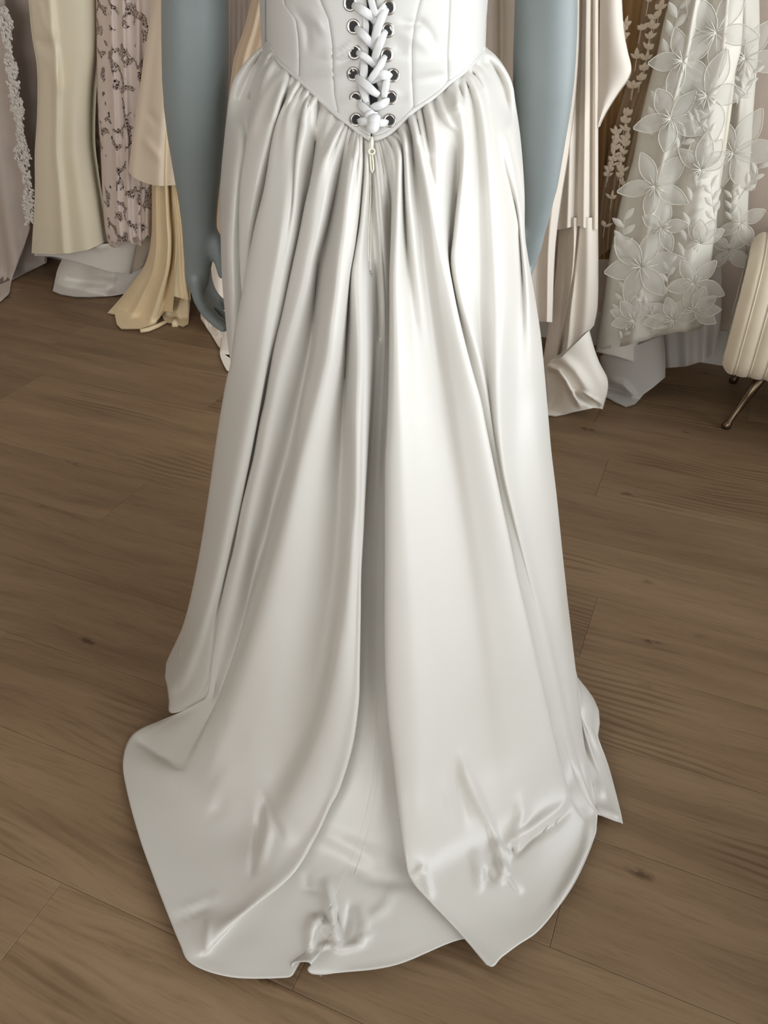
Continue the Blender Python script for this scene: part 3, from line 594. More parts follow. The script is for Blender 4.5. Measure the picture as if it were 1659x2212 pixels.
def build_skirt(parent):
    pts = []
    for rib in RIBS:
        P = interp_poly(rib, NROW)
        t = smooth1(base_t(P[:, 0], P[:, 1]), 6)
        d = P[:, 2]
        v = np.linspace(0, 1, NROW)
        t = t - d * 0.98 - 0.006 * np.clip(v * 30, 0, 1)
        p = CAM + rays(P[:, 0], P[:, 1]) * t[:, None]
        pts.append(p)
    pts = np.array(pts)
    G = catmull_cols(pts, SUB)                       # (cols, rows, 3)
    # creases
    px, py = project(G)
    rd = G - CAM; rd = rd / np.linalg.norm(rd, axis=-1, keepdims=True)
    off = np.zeros(px.shape)
    for line, w, h in STROKES:
        L = np.array(line, float)
        x0, x1, y0, y1 = L[:, 0].min() - 3 * w, L[:, 0].max() + 3 * w, L[:, 1].min() - 3 * w, L[:, 1].max() + 3 * w
        m = (px > x0) & (px < x1) & (py > y0) & (py < y1)
        if not m.any(): continue
        q = np.stack([px[m], py[m]], -1)
        S = lin_poly(L, 60)
        D = np.linalg.norm(q[:, None, :] - S[None], axis=2)
        k = D.argmin(1); dm = D.min(1)
        env = np.sin(np.clip(k / 59, 0, 1) * PI) ** 0.6
        off[m] += h * np.exp(-(dm / w) ** 2) * (0.25 + 0.75 * env)
    # small gathers under the waist seam, dying out down the skirt
    gr = np.random.default_rng(3); ncol = G.shape[0]
    ph = np.cumsum(gr.uniform(0.5, 1.15, ncol)); ph2 = np.cumsum(gr.uniform(0.3, 0.6, ncol))
    drop = np.maximum(py - py[:, :1], 0)
    wob = 0.004 * np.sin(ph)[:, None] * np.exp(-drop / 70) + 0.004 * np.sin(ph2)[:, None] * np.exp(-drop / 170)
    gap = np.abs(np.gradient(px[:, 25], axis=0)); gap = np.convolve(np.pad(gap, 6, mode='edge'), np.ones(13) / 13, 'valid')
    off += wob * np.clip(drop / 14, 0, 1) * np.clip(gap / 2.2, 0.08, 1)[:, None]
    G = G - rd * off[..., None]
    # the hidden front half closes the skirt round the legs
    A, B = G[-1], G[0]
    nf = 46
    front = []
    for k in range(1, nf):
        w = k / nf
        ang = PI * w
        mid = (A + B) / 2; half = (A - B) / 2
        z = A[:, 2] * (1 - w) + B[:, 2] * w
        fy = np.interp(z, ZT, BT * 0.92)
        vv = np.linspace(0, 1, NROW)
        rip = 1 + 0.05 * vv * math.sin(9 * ang)
        p = mid + half * math.cos(ang) * rip[:, None]
        p[:, 1] += math.sin(ang) * np.minimum(fy, 0.40) * rip
        p[:, 2] = z
        front.append(p)
    G = np.concatenate([G, np.array(front)], 0)
    nfix = 0
    G[..., 2] = np.maximum(G[..., 2], 0.0035)
    # turned-up hem: a slightly thicker band
    verts = G.transpose(1, 0, 2).reshape(-1, 3)
    nc = G.shape[0]
    o = mesh_obj('skirt', verts, grid_faces(NROW, nc, True), M['satin'], parent)
    sm = o.modifiers.new('soften', 'SMOOTH'); sm.factor = 0.5; sm.iterations = 1
    so = o.modifiers.new('cloth_thickness', 'SOLIDIFY'); so.thickness = 0.0016; so.offset = -1
    return o
gown = empty('wedding_gown', (CX, 0, 0))
tag(gown, 'ivory white satin corset wedding gown with laced back and train, worn by grey mannequin', 'wedding dress')
build_skirt(gown)

# ------------------------------------------------------------------ corset bodice of the gown
VLEFT = [(576,86),(590,105),(605,134),(626,153),(648,172),(670,193),(701,223),(732,251),(757,269),(780,288),(799,300)]
VRIGHT = [(804,300),(819,297),(840,287),(864,266),(891,240),(925,217),(949,198),(973,175),(997,158),(1021,136),(1040,114),(1042,100)]
SEAMS_L = [[(566,-300),(572,-150),(576,0),(576,86)],
           [(560,-300),(590,-120),(619,14),(641,43),(647,80),(649,120),(648,172)],
           [(640,-300),(670,-120),(693,0),(711,43),(719,96),(720,157),(723,205),(732,251)],
           [(783,-300),(787,-120),(791,0),(796,38),(797,95),(795,133),(794,171),(798,209),(800,228),(802,250),(802,270),(801,300)]]
SEAMS_R = [[(818,-300),(813,-120),(809,0),(806,57),(805,114),(809,171),(818,190),(818,209),(814,228),(812,250),(806,270),(803,300)],
           [(945,-300),(925,-120),(907,0),(894,51),(889,101),(889,165),(893,238)],
           [(1010,-300),(985,-120),(970,0),(968,56),(965,114),(967,182)],
           [(1064,-300),(1058,-150),(1051,0),(1045,63),(1042,100)]]
def surf(px, py, d=0.0):
    px = np.asarray(px, float); py = np.asarray(py, float)
    t = base_t(px, py) - d
    return CAM + rays(px, py) * np.asarray(t)[..., None]
BOD_STROKES = [([(650,163),(690,165),(735,166),(770,150)], 6, .0020), ([(893,172),(930,168),(968,164)], 6, .0020), ([(655,152),(700,154),(735,155)], 5, -.0015),
 ([(668,30),(690,45),(700,70)], 10, .003), ([(640,20),(665,60),(668,110)], 9, -.0025), ([(700,120),(740,118),(770,90)], 8, .003), ([(735,140),(765,118),(785,90)], 8, -.003),
 ([(860,50),(890,52),(915,50)], 7, -.003), ([(850,60),(900,85),(940,110)], 12, .003), ([(900,40),(930,75),(938,110)], 10, -.0025), ([(850,105),(880,110)], 6, -.0025),
 ([(970,85),(1000,82),(1030,92)], 8, .002), ([(980,110),(1010,100),(1035,110)], 7, -.002), ([(740,215),(765,225),(790,245)], 8, .0025), ([(740,195),(770,190),(790,200)], 7, -.002), ([(855,205),(880,212)], 8, -.002)]
def stroke_offset(px, py, strokes):
    off = np.zeros(px.shape)
    q = np.stack([px, py], -1)
    for line, w, h in strokes:
        S = lin_poly(line, 40)
        D = np.linalg.norm(q[..., None, :] - S, axis=-1)
        k = D.argmin(-1); dm = D.min(-1)
        off += h * np.exp(-(dm / w) ** 2) * (0.25 + 0.75 * np.sin(k / 39 * PI) ** 0.6)
    return off
def bodice_panel(SA, SB, V, nu=18, nv=60):
    A = lin_poly(SA, nv); B = lin_poly(SB, nv)
    # lower edge follows the V seam between both seam ends
    Vp = lin_poly(V, 200)
    ia = np.linalg.norm(Vp - np.array(SA[-1], float), axis=1).argmin(); ib = np.linalg.norm(Vp - np.array(SB[-1], float), axis=1).argmin()
    low = lin_poly(Vp[ia:ib + 1] if ib > ia else Vp[ib:ia + 1][::-1], nu) if abs(ib - ia) > 2 else np.linspace(A[-1], B[-1], nu)
    u = np.linspace(0, 1, nu)[None, :, None]; v = np.linspace(0, 1, nv)[:, None, None]
    top = np.linspace(A[0], B[0], nu)
    C = (1 - u) * A[:, None] + u * B[:, None] + (1 - v) * top[None] + v * low[None] - ((1 - u) * (1 - v) * A[0] + u * (1 - v) * B[0] + (1 - u) * v * A[-1] + u * v * B[-1])
    uu = np.linspace(0, 1, nu)[None, :]
    puff = 0.0013 * np.clip(np.minimum(uu, 1 - uu) * 12, 0, 1) ** 0.6 + 0.005
    off = stroke_offset(C[..., 0], C[..., 1], BOD_STROKES)
    p = surf(C[..., 0], C[..., 1], puff + off * 1.05)
    o = mesh_obj('bodice_panel', p.reshape(-1, 3), grid_faces(nv, nu), M['satin_bodice'], gown)
    so = o.modifiers.new('cloth_thickness', 'SOLIDIFY'); so.thickness = 0.002; so.offset = -1
    return o
for i in range(3): bodice_panel(SEAMS_L[i], SEAMS_L[i + 1], VLEFT)
for i in range(3): bodice_panel(SEAMS_R[i], SEAMS_R[i + 1], VRIGHT)
# front of the bodice, seen only from the side
nzf, naf = 24, 40
fv = []
for z in np.linspace(1.035, 1.30, nzf):
    a = np.interp(z, ZT, AT) + 0.0025; b = np.interp(z, ZT, BT) + 0.0025
    for w in np.linspace(-0.55, PI + 0.55, naf):
        fv.append((CX + a * math.cos(w), b * math.sin(w) * (1.0 + 0.25 * np.clip((z - 1.12) / 0.15, 0, 1)), z))
o = mesh_obj('bodice_front', fv, grid_faces(nzf, naf), M['satin_bodice'], gown)
so = o.modifiers.new('cloth_thickness', 'SOLIDIFY'); so.thickness = 0.002
# waist binding along the V seam
for V, nm in ((VLEFT, 'waist_binding'), (VRIGHT, 'waist_binding')):
    P = interp_poly(V, 50); mb = MB()
    mb.tube(surf(P[:, 0], P[:, 1], 0.0075), 0.0028, 8, flat=0.5, up=(0, -1, 0.2)); mb.build(nm, M['satin_bodice'], gown)
# eyelets
EY_L = [(759,8),(766,57),(768,112),(765,165),(770,218),(771,264)]
EY_R = [(838,16),(836,65),(834,118),(847,168),(843,216),(840,266)]
def frame_at(px, py):
    p = surf(np.array([px, px + 4, px]), np.array([py, py, py + 4]))
    x = p[1] - p[0]; y = p[0] - p[2]
    x = x / np.linalg.norm(x); y = y - x * (x @ y); y = y / np.linalg.norm(y)
    return p[0], x, y, np.cross(x, y)
for (px, py) in EY_L + EY_R:
    c, x, y, n = frame_at(px, py)
    if n[1] > 0: n = -n
    c = c + n * 0.0078
    mb = MB(); vs = []; S1, S2 = 28, 10; R, r = 0.0058, 0.0016
    for i in range(S1):
        a = 2 * PI * i / S1
        for j in range(S2):
            b = 2 * PI * j / S2
            rr = R + r * math.cos(b)
            vs.append(c + (x * math.cos(a) + y * math.sin(a)) * rr + n * r * 0.9 * math.sin(b))
    fs = [(i * S2 + j, ((i + 1) % S1) * S2 + j, ((i + 1) % S1) * S2 + (j + 1) % S2, i * S2 + (j + 1) % S2) for i in range(S1) for j in range(S2)]
    mb.add(vs, fs)
    e = mb.build('eyelet', M['nickel'], gown)
    vs = [c + (x * math.cos(2 * PI * i / 20) + y * math.sin(2 * PI * i / 20)) * 0.0052 + n * 0.0009 for i in range(20)]
    vs += [v - n * 0.0012 for v in vs]
    mesh_obj('eyelet_shade_disc', vs, [tuple(range(20))] + [tuple(range(20, 40))[::-1]] + [(i, i + 20, (i + 1) % 20 + 20, (i + 1) % 20) for i in range(20)], M['dark'], e, False)  # dark disc instead of a cut hole, the hole's shade painted on
# lacing: (x, y, height) strands of satin ribbon
LACES = [
 ([(790,-60,.008),(797,-20,.012),(812,30,.016),(832,10,.012)], 8), 
 ([(759,8,.008),(770,15,.014),(785,24,.018),(802,36,.014),(810,48,.008)], 10),
 ([(838,16,.009),(830,28,.016),(820,48,.020),(812,75,.018),(806,104,.012)], 10),
 ([(766,57,.008),(776,67,.015),(789,80,.018),(802,95,.013),(808,104,.008)], 9.5),
 ([(836,65,.009),(829,75,.016),(820,95,.020),(811,120,.016),(807,137,.010)], 9.5),
 ([(768,112,.008),(778,117,.015),(790,124,.016),(800,133,.014),(808,143,.009)], 8),
 ([(834,118,.009),(828,130,.017),(817,149,.020),(803,168,.016),(794,180,.010)], 8.5),
 ([(847,168,.009),(836,163,.016),(824,162,.018),(812,168,.012),(800,176,.008)], 11),
 ([(765,165,.008),(775,172,.015),(788,182,.019),(804,196,.018),(818,206,.012)], 10),
 ([(838,165,.010),(834,180,.012),(831,198,.012),(830,212,.010)], 9),
 ([(843,216,.009),(834,220,.015),(822,227,.017),(808,232,.013),(798,238,.009)], 9.5),
 ([(770,218,.008),(778,226,.015),(790,237,.018),(804,247,.017),(815,248,.010)], 9),
 ([(786,30,.008),(790,55,.009),(788,80,.009),(793,100,.008)], 8),
 ([(784,130,.009),(786,150,.011),(784,172,.010)], 10),
 ([(778,180,.009),(785,200,.011),(792,222,.010)], 9),
 ([(771,264,.008),(780,263,.014),(792,263,.017),(802,266,.016)], 9.5),
 ([(840,266,.009),(832,266,.015),(822,266,.018),(812,268,.016)], 9),
]
def px2m(w, depth=0.90): return w * depth / FPX
for path, w in LACES:
    path = list(path)
    if path[0][:2] in EY_L + EY_R:                      # comes up out of its eyelet, on the side towards the lacing
        x0, y0 = path[0][:2]; x1, y1 = path[1][:2]; q = math.hypot(x1 - x0, y1 - y0)
        path[0] = (x0 + (x1 - x0) / q * 0.8, y0 + (y1 - y0) / q * 0.8, .0065)
    P = interp_poly(path, 26)
    p = surf(P[:, 0], P[:, 1], P[:, 2] * 0.8 + 0.0015)
    s = np.linspace(0, 1, 26)
    rad = px2m(w * 0.86) * np.interp(s, [0, .12, .3, .7, 1], [.62, .8, 1.0, 1.0, .7])
    mb = MB(); mb.tube(p, rad, 12, flat=0.34, up=(0.0, -1, 0.05)); mb.build('lace_ribbon', M['ribbon'], gown)
def blob(name, px, py, d, rx, ry, rz, mat, tilt=0.0, parent=None):
    c, x, y, n = frame_at(px, py)
    if n[1] > 0: n = -n
    c = c + n * d; vs = []; A_, B_ = 14, 10
    xx = x * math.cos(tilt) + y * math.sin(tilt); yy = -x * math.sin(tilt) + y * math.cos(tilt)
    for i in range(B_ + 1):
        th = PI * i / B_
        for j in range(A_):
            ph = 2 * PI * j / A_
            k = 1 + 0.10 * math.sin(3 * ph + th * 2)
            vs.append(c + xx * rx * k * math.sin(th) * math.cos(ph) + n * rz * math.sin(th) * math.sin(ph) + yy * ry * math.cos(th))
    return mesh_obj(name, vs, grid_faces(B_ + 1, A_, True), mat, parent or gown)
blob('ribbon_knot', 808, 270, 0.016, .0075, .0062, .006, M['ribbon'], 0.3)
blob('ribbon_knot', 806, 284, 0.016, .0068, .0072, .0055, M['ribbon'], -0.2)
blob('ribbon_knot', 798, 257, 0.014, .0062, .0042, .005, M['ribbon'], 0.5)
# zip slider and pull
zp = MB(); P = surf(np.array([803, 803, 803.]), np.array([296, 308, 320.]), .014)
zp.tube(P, [.0016, .0022, .0016], 8, up=(0, -1, 0))
zip_pull = zp.build('zip_slider', M['zip'], gown)
zp = MB()
ang = np.linspace(0, 2 * PI, 17)
P = surf(803 + 6.5 * np.cos(ang), 327 + 6 * np.sin(ang), .0135); zp.tube(P, .0010, 6, up=(0, -1, 0))
P = surf(np.array([800, 800.5, 801.5, 804, 807, 806, 804.]), np.array([332, 350, 366, 373, 366, 350, 333.]), .0125); zp.tube(P, .0010, 6, up=(0, -1, 0))
zp.build('zip_tab', M['zip'], zip_pull)
zs = MB(); yy_ = np.linspace(372, 594, 40); xx_ = np.interp(yy_, [372, 420, 480, 560, 594], [801, 801, 797, 796, 797])
zs.tube(surf(xx_, yy_, .0062 + .004 * np.clip((yy_ - 372) / 200, 0, 1)), .0006, 5, up=(0, -1, 0)); zs.build('zip_seam', M['zip'], gown)

# snagged grey threads at the end of the zip, and one loose at the hem
M['thread'] = plain('grey_thread', (150, 146, 140), rough=0.8)
th = MB()
for k in range(7):
    a = random.uniform(0, 6.28); x0, y0 = 798 + random.uniform(-4, 4), 592 + random.uniform(-8, 8)
    P = np.array([(x0, y0), (x0 + 5 * math.cos(a), y0 + 5 * math.sin(a)), (x0 + 9 * math.cos(a + .5), y0 + 11 * math.sin(a + .5))])
    th.tube(surf(P[:, 0], P[:, 1], .0115), .00028, 4, up=(0, -1, 0))
th.build('snagged_thread', M['thread'], gown)['kind'] = 'stuff'
th = MB(); P = on_floor(np.array([688., 690, 692, 697]), np.array([2098., 2106, 2109, 2104]), .002); th.tube(P, .0004, 5); th.build('loose_thread', M['ribbon'], gown)
# ------------------------------------------------------------------ the mannequin wearing it
mann = MB()
def ring_loft(rings, seg=40):
    vs = []
    for (cx, cy, z, a, b) in rings:
        for k in range(seg):
            w = 2 * PI * k / seg
            vs.append((cx + a * math.cos(w), cy + b * math.sin(w), z))
    fs = grid_faces(len(rings), seg, True)
    fs.append(tuple(range(seg))[::-1]); fs.append(tuple((len(rings) - 1) * seg + k for k in range(seg)))
    mann.add(vs, fs)
ring_loft([(CX, .0, .78, .10, .07), (CX, .0, .84, .150, .100), (CX, 0, .92, .158, .108), (CX, 0, 1.0, .140, .098), (CX, 0, 1.08, .112, .086), (CX, .0, 1.15, .112, .086),
           (CX, .01, 1.25, .128, .098), (CX, .01, 1.34, .142, .100), (CX, .0, 1.40, .150, .085), (CX, -.005, 1.45, .120, .065), (CX, -.005, 1.48, .062, .055), (CX, .0, 1.54, .050, .050), (CX, .0, 1.58, .050, .050)])
for s in (-1, 1):
    mann.tube([(CX + s * .085, 0, .86), (CX + s * .082, 0, .65), (CX + s * .078, .01, .48), (CX + s * .076, 0, .30), (CX + s * .075, .01, .10), (CX + s * .075, .01, .02)], [.085, .072, .052, .050, .034, .036], 20, up=(0, 1, 0))
    mann.tube([(CX + s * .075, -.03, .035), (CX + s * .078, .06, .032), (CX + s * .080, .15, .02)], [.032, .036, .022], 14, flat=0.7)
def yplane(pts):
    return [on_y(np.array(x), np.array(y), yy) for x, y, yy in pts]
def arm(outline, sx, ytop, ybot):
    pts = [np.array([CX + sx * .150, 0.0, 1.40]), np.array([CX + sx * .185, .004, 1.37]), np.array([CX + sx * .205, .01, 1.28])]
    rad = [.050, .048, .044]
    y0 = outline[0][0]; y1 = outline[-1][0]
    for (y, a, b) in outline:
        yy = ytop + (ybot - ytop) * (y - y0) / (y1 - y0)
        p = on_y(np.array((a + b) / 2), np.array(float(y)), yy)
        dep = (p - CAM) @ FWD
        pts.append(p); rad.append((b - a) / 2 * dep / FPX)
    mann.tube(pts, rad, 24, up=(0, 1, 0))
arm([(-60,349,492),(0,350,493),(60,350,494),(120,350.5,494),(180,352,493),(240,356,490),(300,363,486),(360,373,479),(400,380,474),(440,387,470),(470,391,468),(500,394,468),(530,396,464),(560,398,459),(600,400,452),(620,403,449)], -1, .02, .085)
arm([(-60,1113,1248),(0,1112,1247),(60,1110,1246.5),(120,1108.5,1244),(180,1108,1240),(240,1110,1232),(300,1113.5,1222),(360,1118,1212),(400,1121,1205),(440,1122,1194),(470,1121,1187),(500,1119,1178),(530,1115,1171),(560,1110,1161),(600,1106,1147)], 1, .02, .12)
def finger(pts, r0, r1):
    P = interp_poly([(a, b, c) for a, b, c in pts], 14)
    p = np.array([on_y(np.array(q[0]), np.array(q[1]), q[2]) for q in P])
    mann.tube(p, np.linspace(r0, r1, 14), 12, up=(0, 1, 0))
    mann.tube([p[-1], p[-1] + (p[-1] - p[-2]) * 0.6], [r1, r1 * 0.55], 12, up=(0, 1, 0))
for k, (dx, dy, ln) in enumerate(((0, 0, 1.0), (3, -6, 1.0), (9, -18, .97), (18, -34, .88))):
    yy = .070 + .0215 * k
    finger([(423 + dx, 600 + dy, yy), (428 + dx, 640 + dy, yy), (448 + dx * 1.0, 678 + dy, yy + .002), (423 + dx + 62 * ln, 600 + dy + 112 * ln, yy + .004)], .0108, .0076)
finger([(446, 500, .075), (464, 520, .068), (474, 555, .066), (483, 598, .068)], .0135, .008)
for k in range(4):
    yy = .10 + .019 * k
    finger([(1130 - 3 * k, 585 - 4 * k, yy), (1125 - 3 * k, 625 - 6 * k, yy), (1105 - 3 * k, 660 - 8 * k, yy), (1075 - 2 * k, 692 - 12 * k, yy)], .0125, .0085)
finger([(1118, 500, .095), (1100, 520, .088), (1090, 555, .086), (1082, 590, .088)], .0135, .008)
mo = mann.build('mannequin', M['mannequin'])
rm = mo.modifiers.new('one_skin', 'REMESH'); rm.mode = 'VOXEL'; rm.voxel_size = 0.0042; rm.use_smooth_shade = True
sm = mo.modifiers.new('soften', 'SMOOTH'); sm.factor = 0.5; sm.iterations = 6
tag(mo, 'grey blue painted shop mannequin with arms at its sides wearing the corset gown', 'mannequin')

# ================================================================== GOWNS HANGING ALONG THE BACK WALL
def drape(parent, name, L, R, mat, n0, bulge=0.05, B=None, T=None, folds=(), wave=(0, 0, 0), nu=64, nv=60, up=0.0, back=True, thick=0.0015, strokes=(), lean=0.0, vpow=1.0):
    """A hanging piece of cloth outlined in photo pixels, stood at distance n0 along the wall normal with its own depth, folds and back side.
    folds: (u, width, height, start_v); wave: (count, height, phase); up: metres that it goes on above the photo's edge."""
    Lp = interp_poly(L, nv) if len(L) > 2 else lin_poly(L, nv); Rp = interp_poly(R, nv) if len(R) > 2 else lin_poly(R, nv)
    Tp = lin_poly(T if T else [Lp[0], Rp[0]], nu); Bp = lin_poly(B if B else [Lp[-1], Rp[-1]], nu)
    u = np.linspace(0, 1, nu)[None, :, None]; v = np.linspace(0, 1, nv)[:, None, None]
    C = (1 - u) * Lp[:, None] + u * Rp[:, None] + (1 - v) * Tp[None] + v * Bp[None] - ((1 - u) * (1 - v) * Lp[0] + u * (1 - v) * Rp[0] + (1 - u) * v * Lp[-1] + u * v * Rp[-1])
    U = np.linspace(0, 1, nu)[None, :]; V = np.linspace(0, 1, nv)[:, None]
    prof = np.sqrt(np.clip(1 - (2 * U - 1) ** 2, 0, 1))
    n = n0 - bulge * prof - lean * V ** vpow
    for f in folds:
        fu, fw, fh = f[:3]; fs = f[3] if len(f) > 3 else 0.0; dr = f[4] if len(f) > 4 else 0.0
        n = n - fh * np.exp(-((U - fu - dr * V) / fw) ** 2) * np.clip((V - fs) * 3 + (1 if fs == 0 else 0), 0, 1)
    if wave[0]:
        n = n - wave[1] * np.sin(U * 2 * PI * wave[0] + wave[2] + 0.8 * np.sin(V * 3)) * (0.35 + 0.65 * V)
    if strokes: n = n - stroke_offset(C[..., 0], C[..., 1], strokes)
    p = on_n(C[..., 0], C[..., 1], np.broadcast_to(n, C.shape[:2]), 0.007)
    rows = [p[i] for i in range(nv)]
    if up > 0:
        top = rows[0]; c = top.mean(0); ext = []
        half = np.linalg.norm(top[-1] - top[0]) / 2
        for k in range(14, 0, -1):
            h = k / 14
            target = np.interp(h, [0, .35, .6, .9, 1.0], [half, min(half, .13), .15, .17, .03])
            s = target / max(half, 1e-3)
            q = c + (top - c) * np.array([s, s, 0])
            q[:, 2] = top[:, 2] + up * h
            ext.append(q)
        rows = ext + rows
    p = np.array(rows); nr = len(rows)
    vs = p.reshape(-1, 3); fs = grid_faces(nr, nu, flip=True)
    if back:
        dp = (2 * bulge * 0.55 * prof + 0.004)[..., None] * NV
        pb = p + dp * np.clip((p[..., 2:3] - .01) / .12, 0, 1)
        pb[..., 2] = np.maximum(pb[..., 2] - .003, .002)
        vs = np.vstack([vs, pb.reshape(-1, 3)])
        o_ = nr * nu
        fs = fs + [tuple(i + o_ for i in f[::-1]) for f in fs]
        for r in range(nr - 1):
            a = r * nu; fs.append((a, a + nu, a + nu + o_, a + o_)); b = a + nu - 1; fs.append((b + nu, b, b + o_, b + nu + o_))
    o = mesh_obj(name, vs, fs, mat, parent)
    if not back and thick:
        so = o.modifiers.new('cloth_thickness', 'SOLIDIFY'); so.thickness = thick
    return o
RACK = 'gowns hanging along the back wall'
def gown_root(px, py, n, label, cat='dress'):
    g = empty('hanging_gown'); p = on_n(np.array(float(px)), np.array(float(py)), n); g.location = (float(p[0]), float(p[1]), 0.0)
    tag(g, label, cat, RACK); return g
UPZ = 0.55
def leaf_patch(mb, c, ax, ay, nn, L, Wd, ang, lift=0.003, curl=0.004, pw=1.05):
    """one pointed petal / leaf, a small domed mesh"""
    dx = ax * math.cos(ang) + ay * math.sin(ang); dy = -ax * math.sin(ang) + ay * math.cos(ang)
    vs = []; m, k = 7, 5
    for i in range(m):
        s = i / (m - 1)
        w = Wd * (math.sin(PI * min(1, s * 0.92 + 0.04)) ** pw)
        for j in range(k):
            q = (j / (k - 1) * 2 - 1)
            vs.append(c + dx * L * s + dy * w * q / 1.0 + nn * (lift + curl * math.sin(PI * s) * (1 - q * q)))
    mb.add(vs, grid_faces(m, k))
    return [c + dx * L * s + dy * Wd * sg * (math.sin(PI * min(1, s * 0.92 + 0.04)) ** pw) + nn * (lift + 0.001) for sg, rng_ in ((1, np.linspace(0, 1, 9)), (-1, np.linspace(1, 0, 9))) for s in rng_]
TAX = -TV   # to the right along the wall
ZAX = np.array([0, 0, 1.0]); NOUT = -NV

# ---- 1 tulle gown with lace edging, far left
g = gown_root(20, 590, 1.5, 'dusty rose tulle gown with narrow white floral lace edging, left of the cream satin gown')
drape(g, 'skirt', [(-260,0),(-250,300),(-230,600)], [(120,0),(118,300),(100,560)], M['tulle'], 1.66, .06, B=[(-230,640),(-60,640),(30,602),(100,566)], wave=(5, .012, 0), up=UPZ)
drape(g, 'overskirt', [(-240,0),(-240,300),(-260,680)], [(12,0),(24,120),(36,220),(50,330),(60,420),(66,488)], M['tulle'], 1.52, .04, B=[(-260,700),(-80,690),(0,652),(20,634),(26,600),(50,540),(66,488)], wave=(4, .012, 1), back=False, up=UPZ)
tr = MB(); P = interp_poly([(5,18),(10,45),(14,75),(18,100),(22,130),(28,160),(30,180),(33,200),(38,230),(42,262),(45,285),(48,310),(50,335),(53,360),(58,390),(62,420),(64,450),(64,480)], 120)
for i, (x, y) in enumerate(P):
    big = 0.25 + 0.75 * (0.5 + 0.5 * math.sin(i * 0.21) * math.sin(i * 0.047 + 1)) 
    for k in range(2 + int(4 * big)):
        c = on_n(np.array(x + random.uniform(-17, 15) * big), np.array(y + random.uniform(-4, 4)), 1.47 + random.uniform(-.006, .006))
        for q in range(3):
            leaf_patch(tr, c, TAX, ZAX, NOUT, random.uniform(.008, .016), random.uniform(.004, .007), random.uniform(0, 6.28), .001, .003)
tr.build('lace_edging', M['lace_white'], g)['kind'] = 'stuff'

# ---- 2 cream satin gown with white underskirt
g = gown_root(140, 600, 1.42, 'cream satin gown with smooth column skirt over a white underskirt trailing on the floor')
drape(g, 'skirt', [(60,-20),(68,70),(80,150),(80,250),(75,330),(75,420),(68,547)], [(208,-20),(208,100),(198,200),(196,300),(204,370),(214,430),(226,505),(229,522)], M['cream_satin'], 1.47, .07,
      B=[(68,547),(110,549),(150,547),(190,540),(229,522)], folds=[(.30, .07, .020, 0, .12), (.62, .12, .010, .3, .08)], strokes=[([(75,80),(95,100),(115,95)], 12, -.02), ([(85,0),(95,45),(112,90)], 10, .012), ([(95,110),(115,150),(128,200)], 10, .012)], up=UPZ)
drape(g, 'petticoat', [(78,540),(74,552)], [(300,520),(285,590)], M['liner'], 1.50, .06, B=[(74,552),(120,555),(160,563),(235,586),(285,592)], strokes=[([(190,525),(215,535),(235,530)], 8, .01)], nv=24)
drape(g, 'train', [(140,548),(125,580),(120,600),(114,628)], [(320,545),(310,590),(285,626)], M['liner'], 1.53, .05, B=[(114,628),(130,635),(160,640),(195,641),(240,638),(270,633),(285,626)], folds=[(.3, .10, -.02, .1), (.65, .08, .012, .2)], strokes=[([(140,600),(190,608),(245,612)], 9, -.025), ([(120,615),(170,622),(230,625)], 7, .012), ([(250,585),(255,610)], 5, -.008)], nv=30)

# ---- 3 beige sheer gown with petals
g = gown_root(195, 560, 1.6, 'beige sheer gown scattered with fabric petals, squeezed between cream satin and lace gowns')
drape(g, 'skirt', [(140,-10),(170,300),(200,540)], [(235,-10),(238,300),(240,555)], M['petal'], 1.62, .04, wave=(3, .008, 0), up=UPZ)
for (x, y, s) in [(192,20,.05),(196,48,.046),(188,82,.045),(200,95,.04),(203,250,.03),(206,275,.036),(208,300,.036),(206,330,.034),(210,352,.03),(208,385,.03),(212,410,.028),(204,235,.03),(212,440,.028),(203,215,.025)]:
    mb = MB(); leaf_patch(mb, on_n(np.array(float(x)), np.array(float(y)), 1.555), TAX, ZAX, NOUT, s, s * .5, random.uniform(3.6, 5.2), .002, .012); mb.build('petal', M['petal'], g)

# ---- 4 blush lace gown
g = gown_root(270, 560, 1.42, 'blush pink lace gown with openwork flowers and scalloped hem, beside the peach chiffon gown')
hemB = [(233,523),(240,533),(252,536),(262,524),(275,522),(292,529),(305,532),(312,516),(318,508),(326,513),(332,507)]
drape(g, 'lining', [(206,-20),(210,150),(214,250),(220,350),(223,420),(235,500)], [(350,-20),(345,200),(335,400),(326,500)], M['lace_lining'], 1.455, .05, folds=[(.38, .06, .02, 0, -.02), (.75, .06, .02)], up=UPZ)
drape(g, 'skirt', [(207,-20),(209,150),(212,250),(218,350),(221,420),(226,490),(233,523)], [(352,-20),(348,200),(336,400),(331,507)], M['lace'], 1.44, .055, B=hemB, folds=[(.22, .05, .018, 0, .10), (.40, .05, .022, 0, .08), (.62, .05, .02, 0, .02), (.85, .06, .02)], back=False, up=UPZ)
drape(g, 'train', [(245,520),(250,560),(275,596)], [(335,505),(325,540),(315,570)], M['petal'], 1.52, .03, nv=16)

# ---- 5 champagne satin cape panel
g = gown_root(350, 560, 1.40, 'champagne satin cape panel with curved short hem, hanging above the peach chiffon skirt')
drape(g, 'cape', [(333,-20),(326,30),(313,110),(301,194),(288,282),(277,370)], [(440,-20),(440,200),(440,380)], M['ivory_sat'], 1.35, .035, B=[(277,370),(288,383),(308,393),(330,400),(352,402),(400,398),(440,380)], folds=[(.25, .1, .008), (.5, .06, -.012, .2)], wave=(2.5, .008, .6), back=True, up=UPZ, strokes=[([(310,300),(335,330),(345,345)], 8, .008), ([(318,240),(340,270)], 8, -.006)])

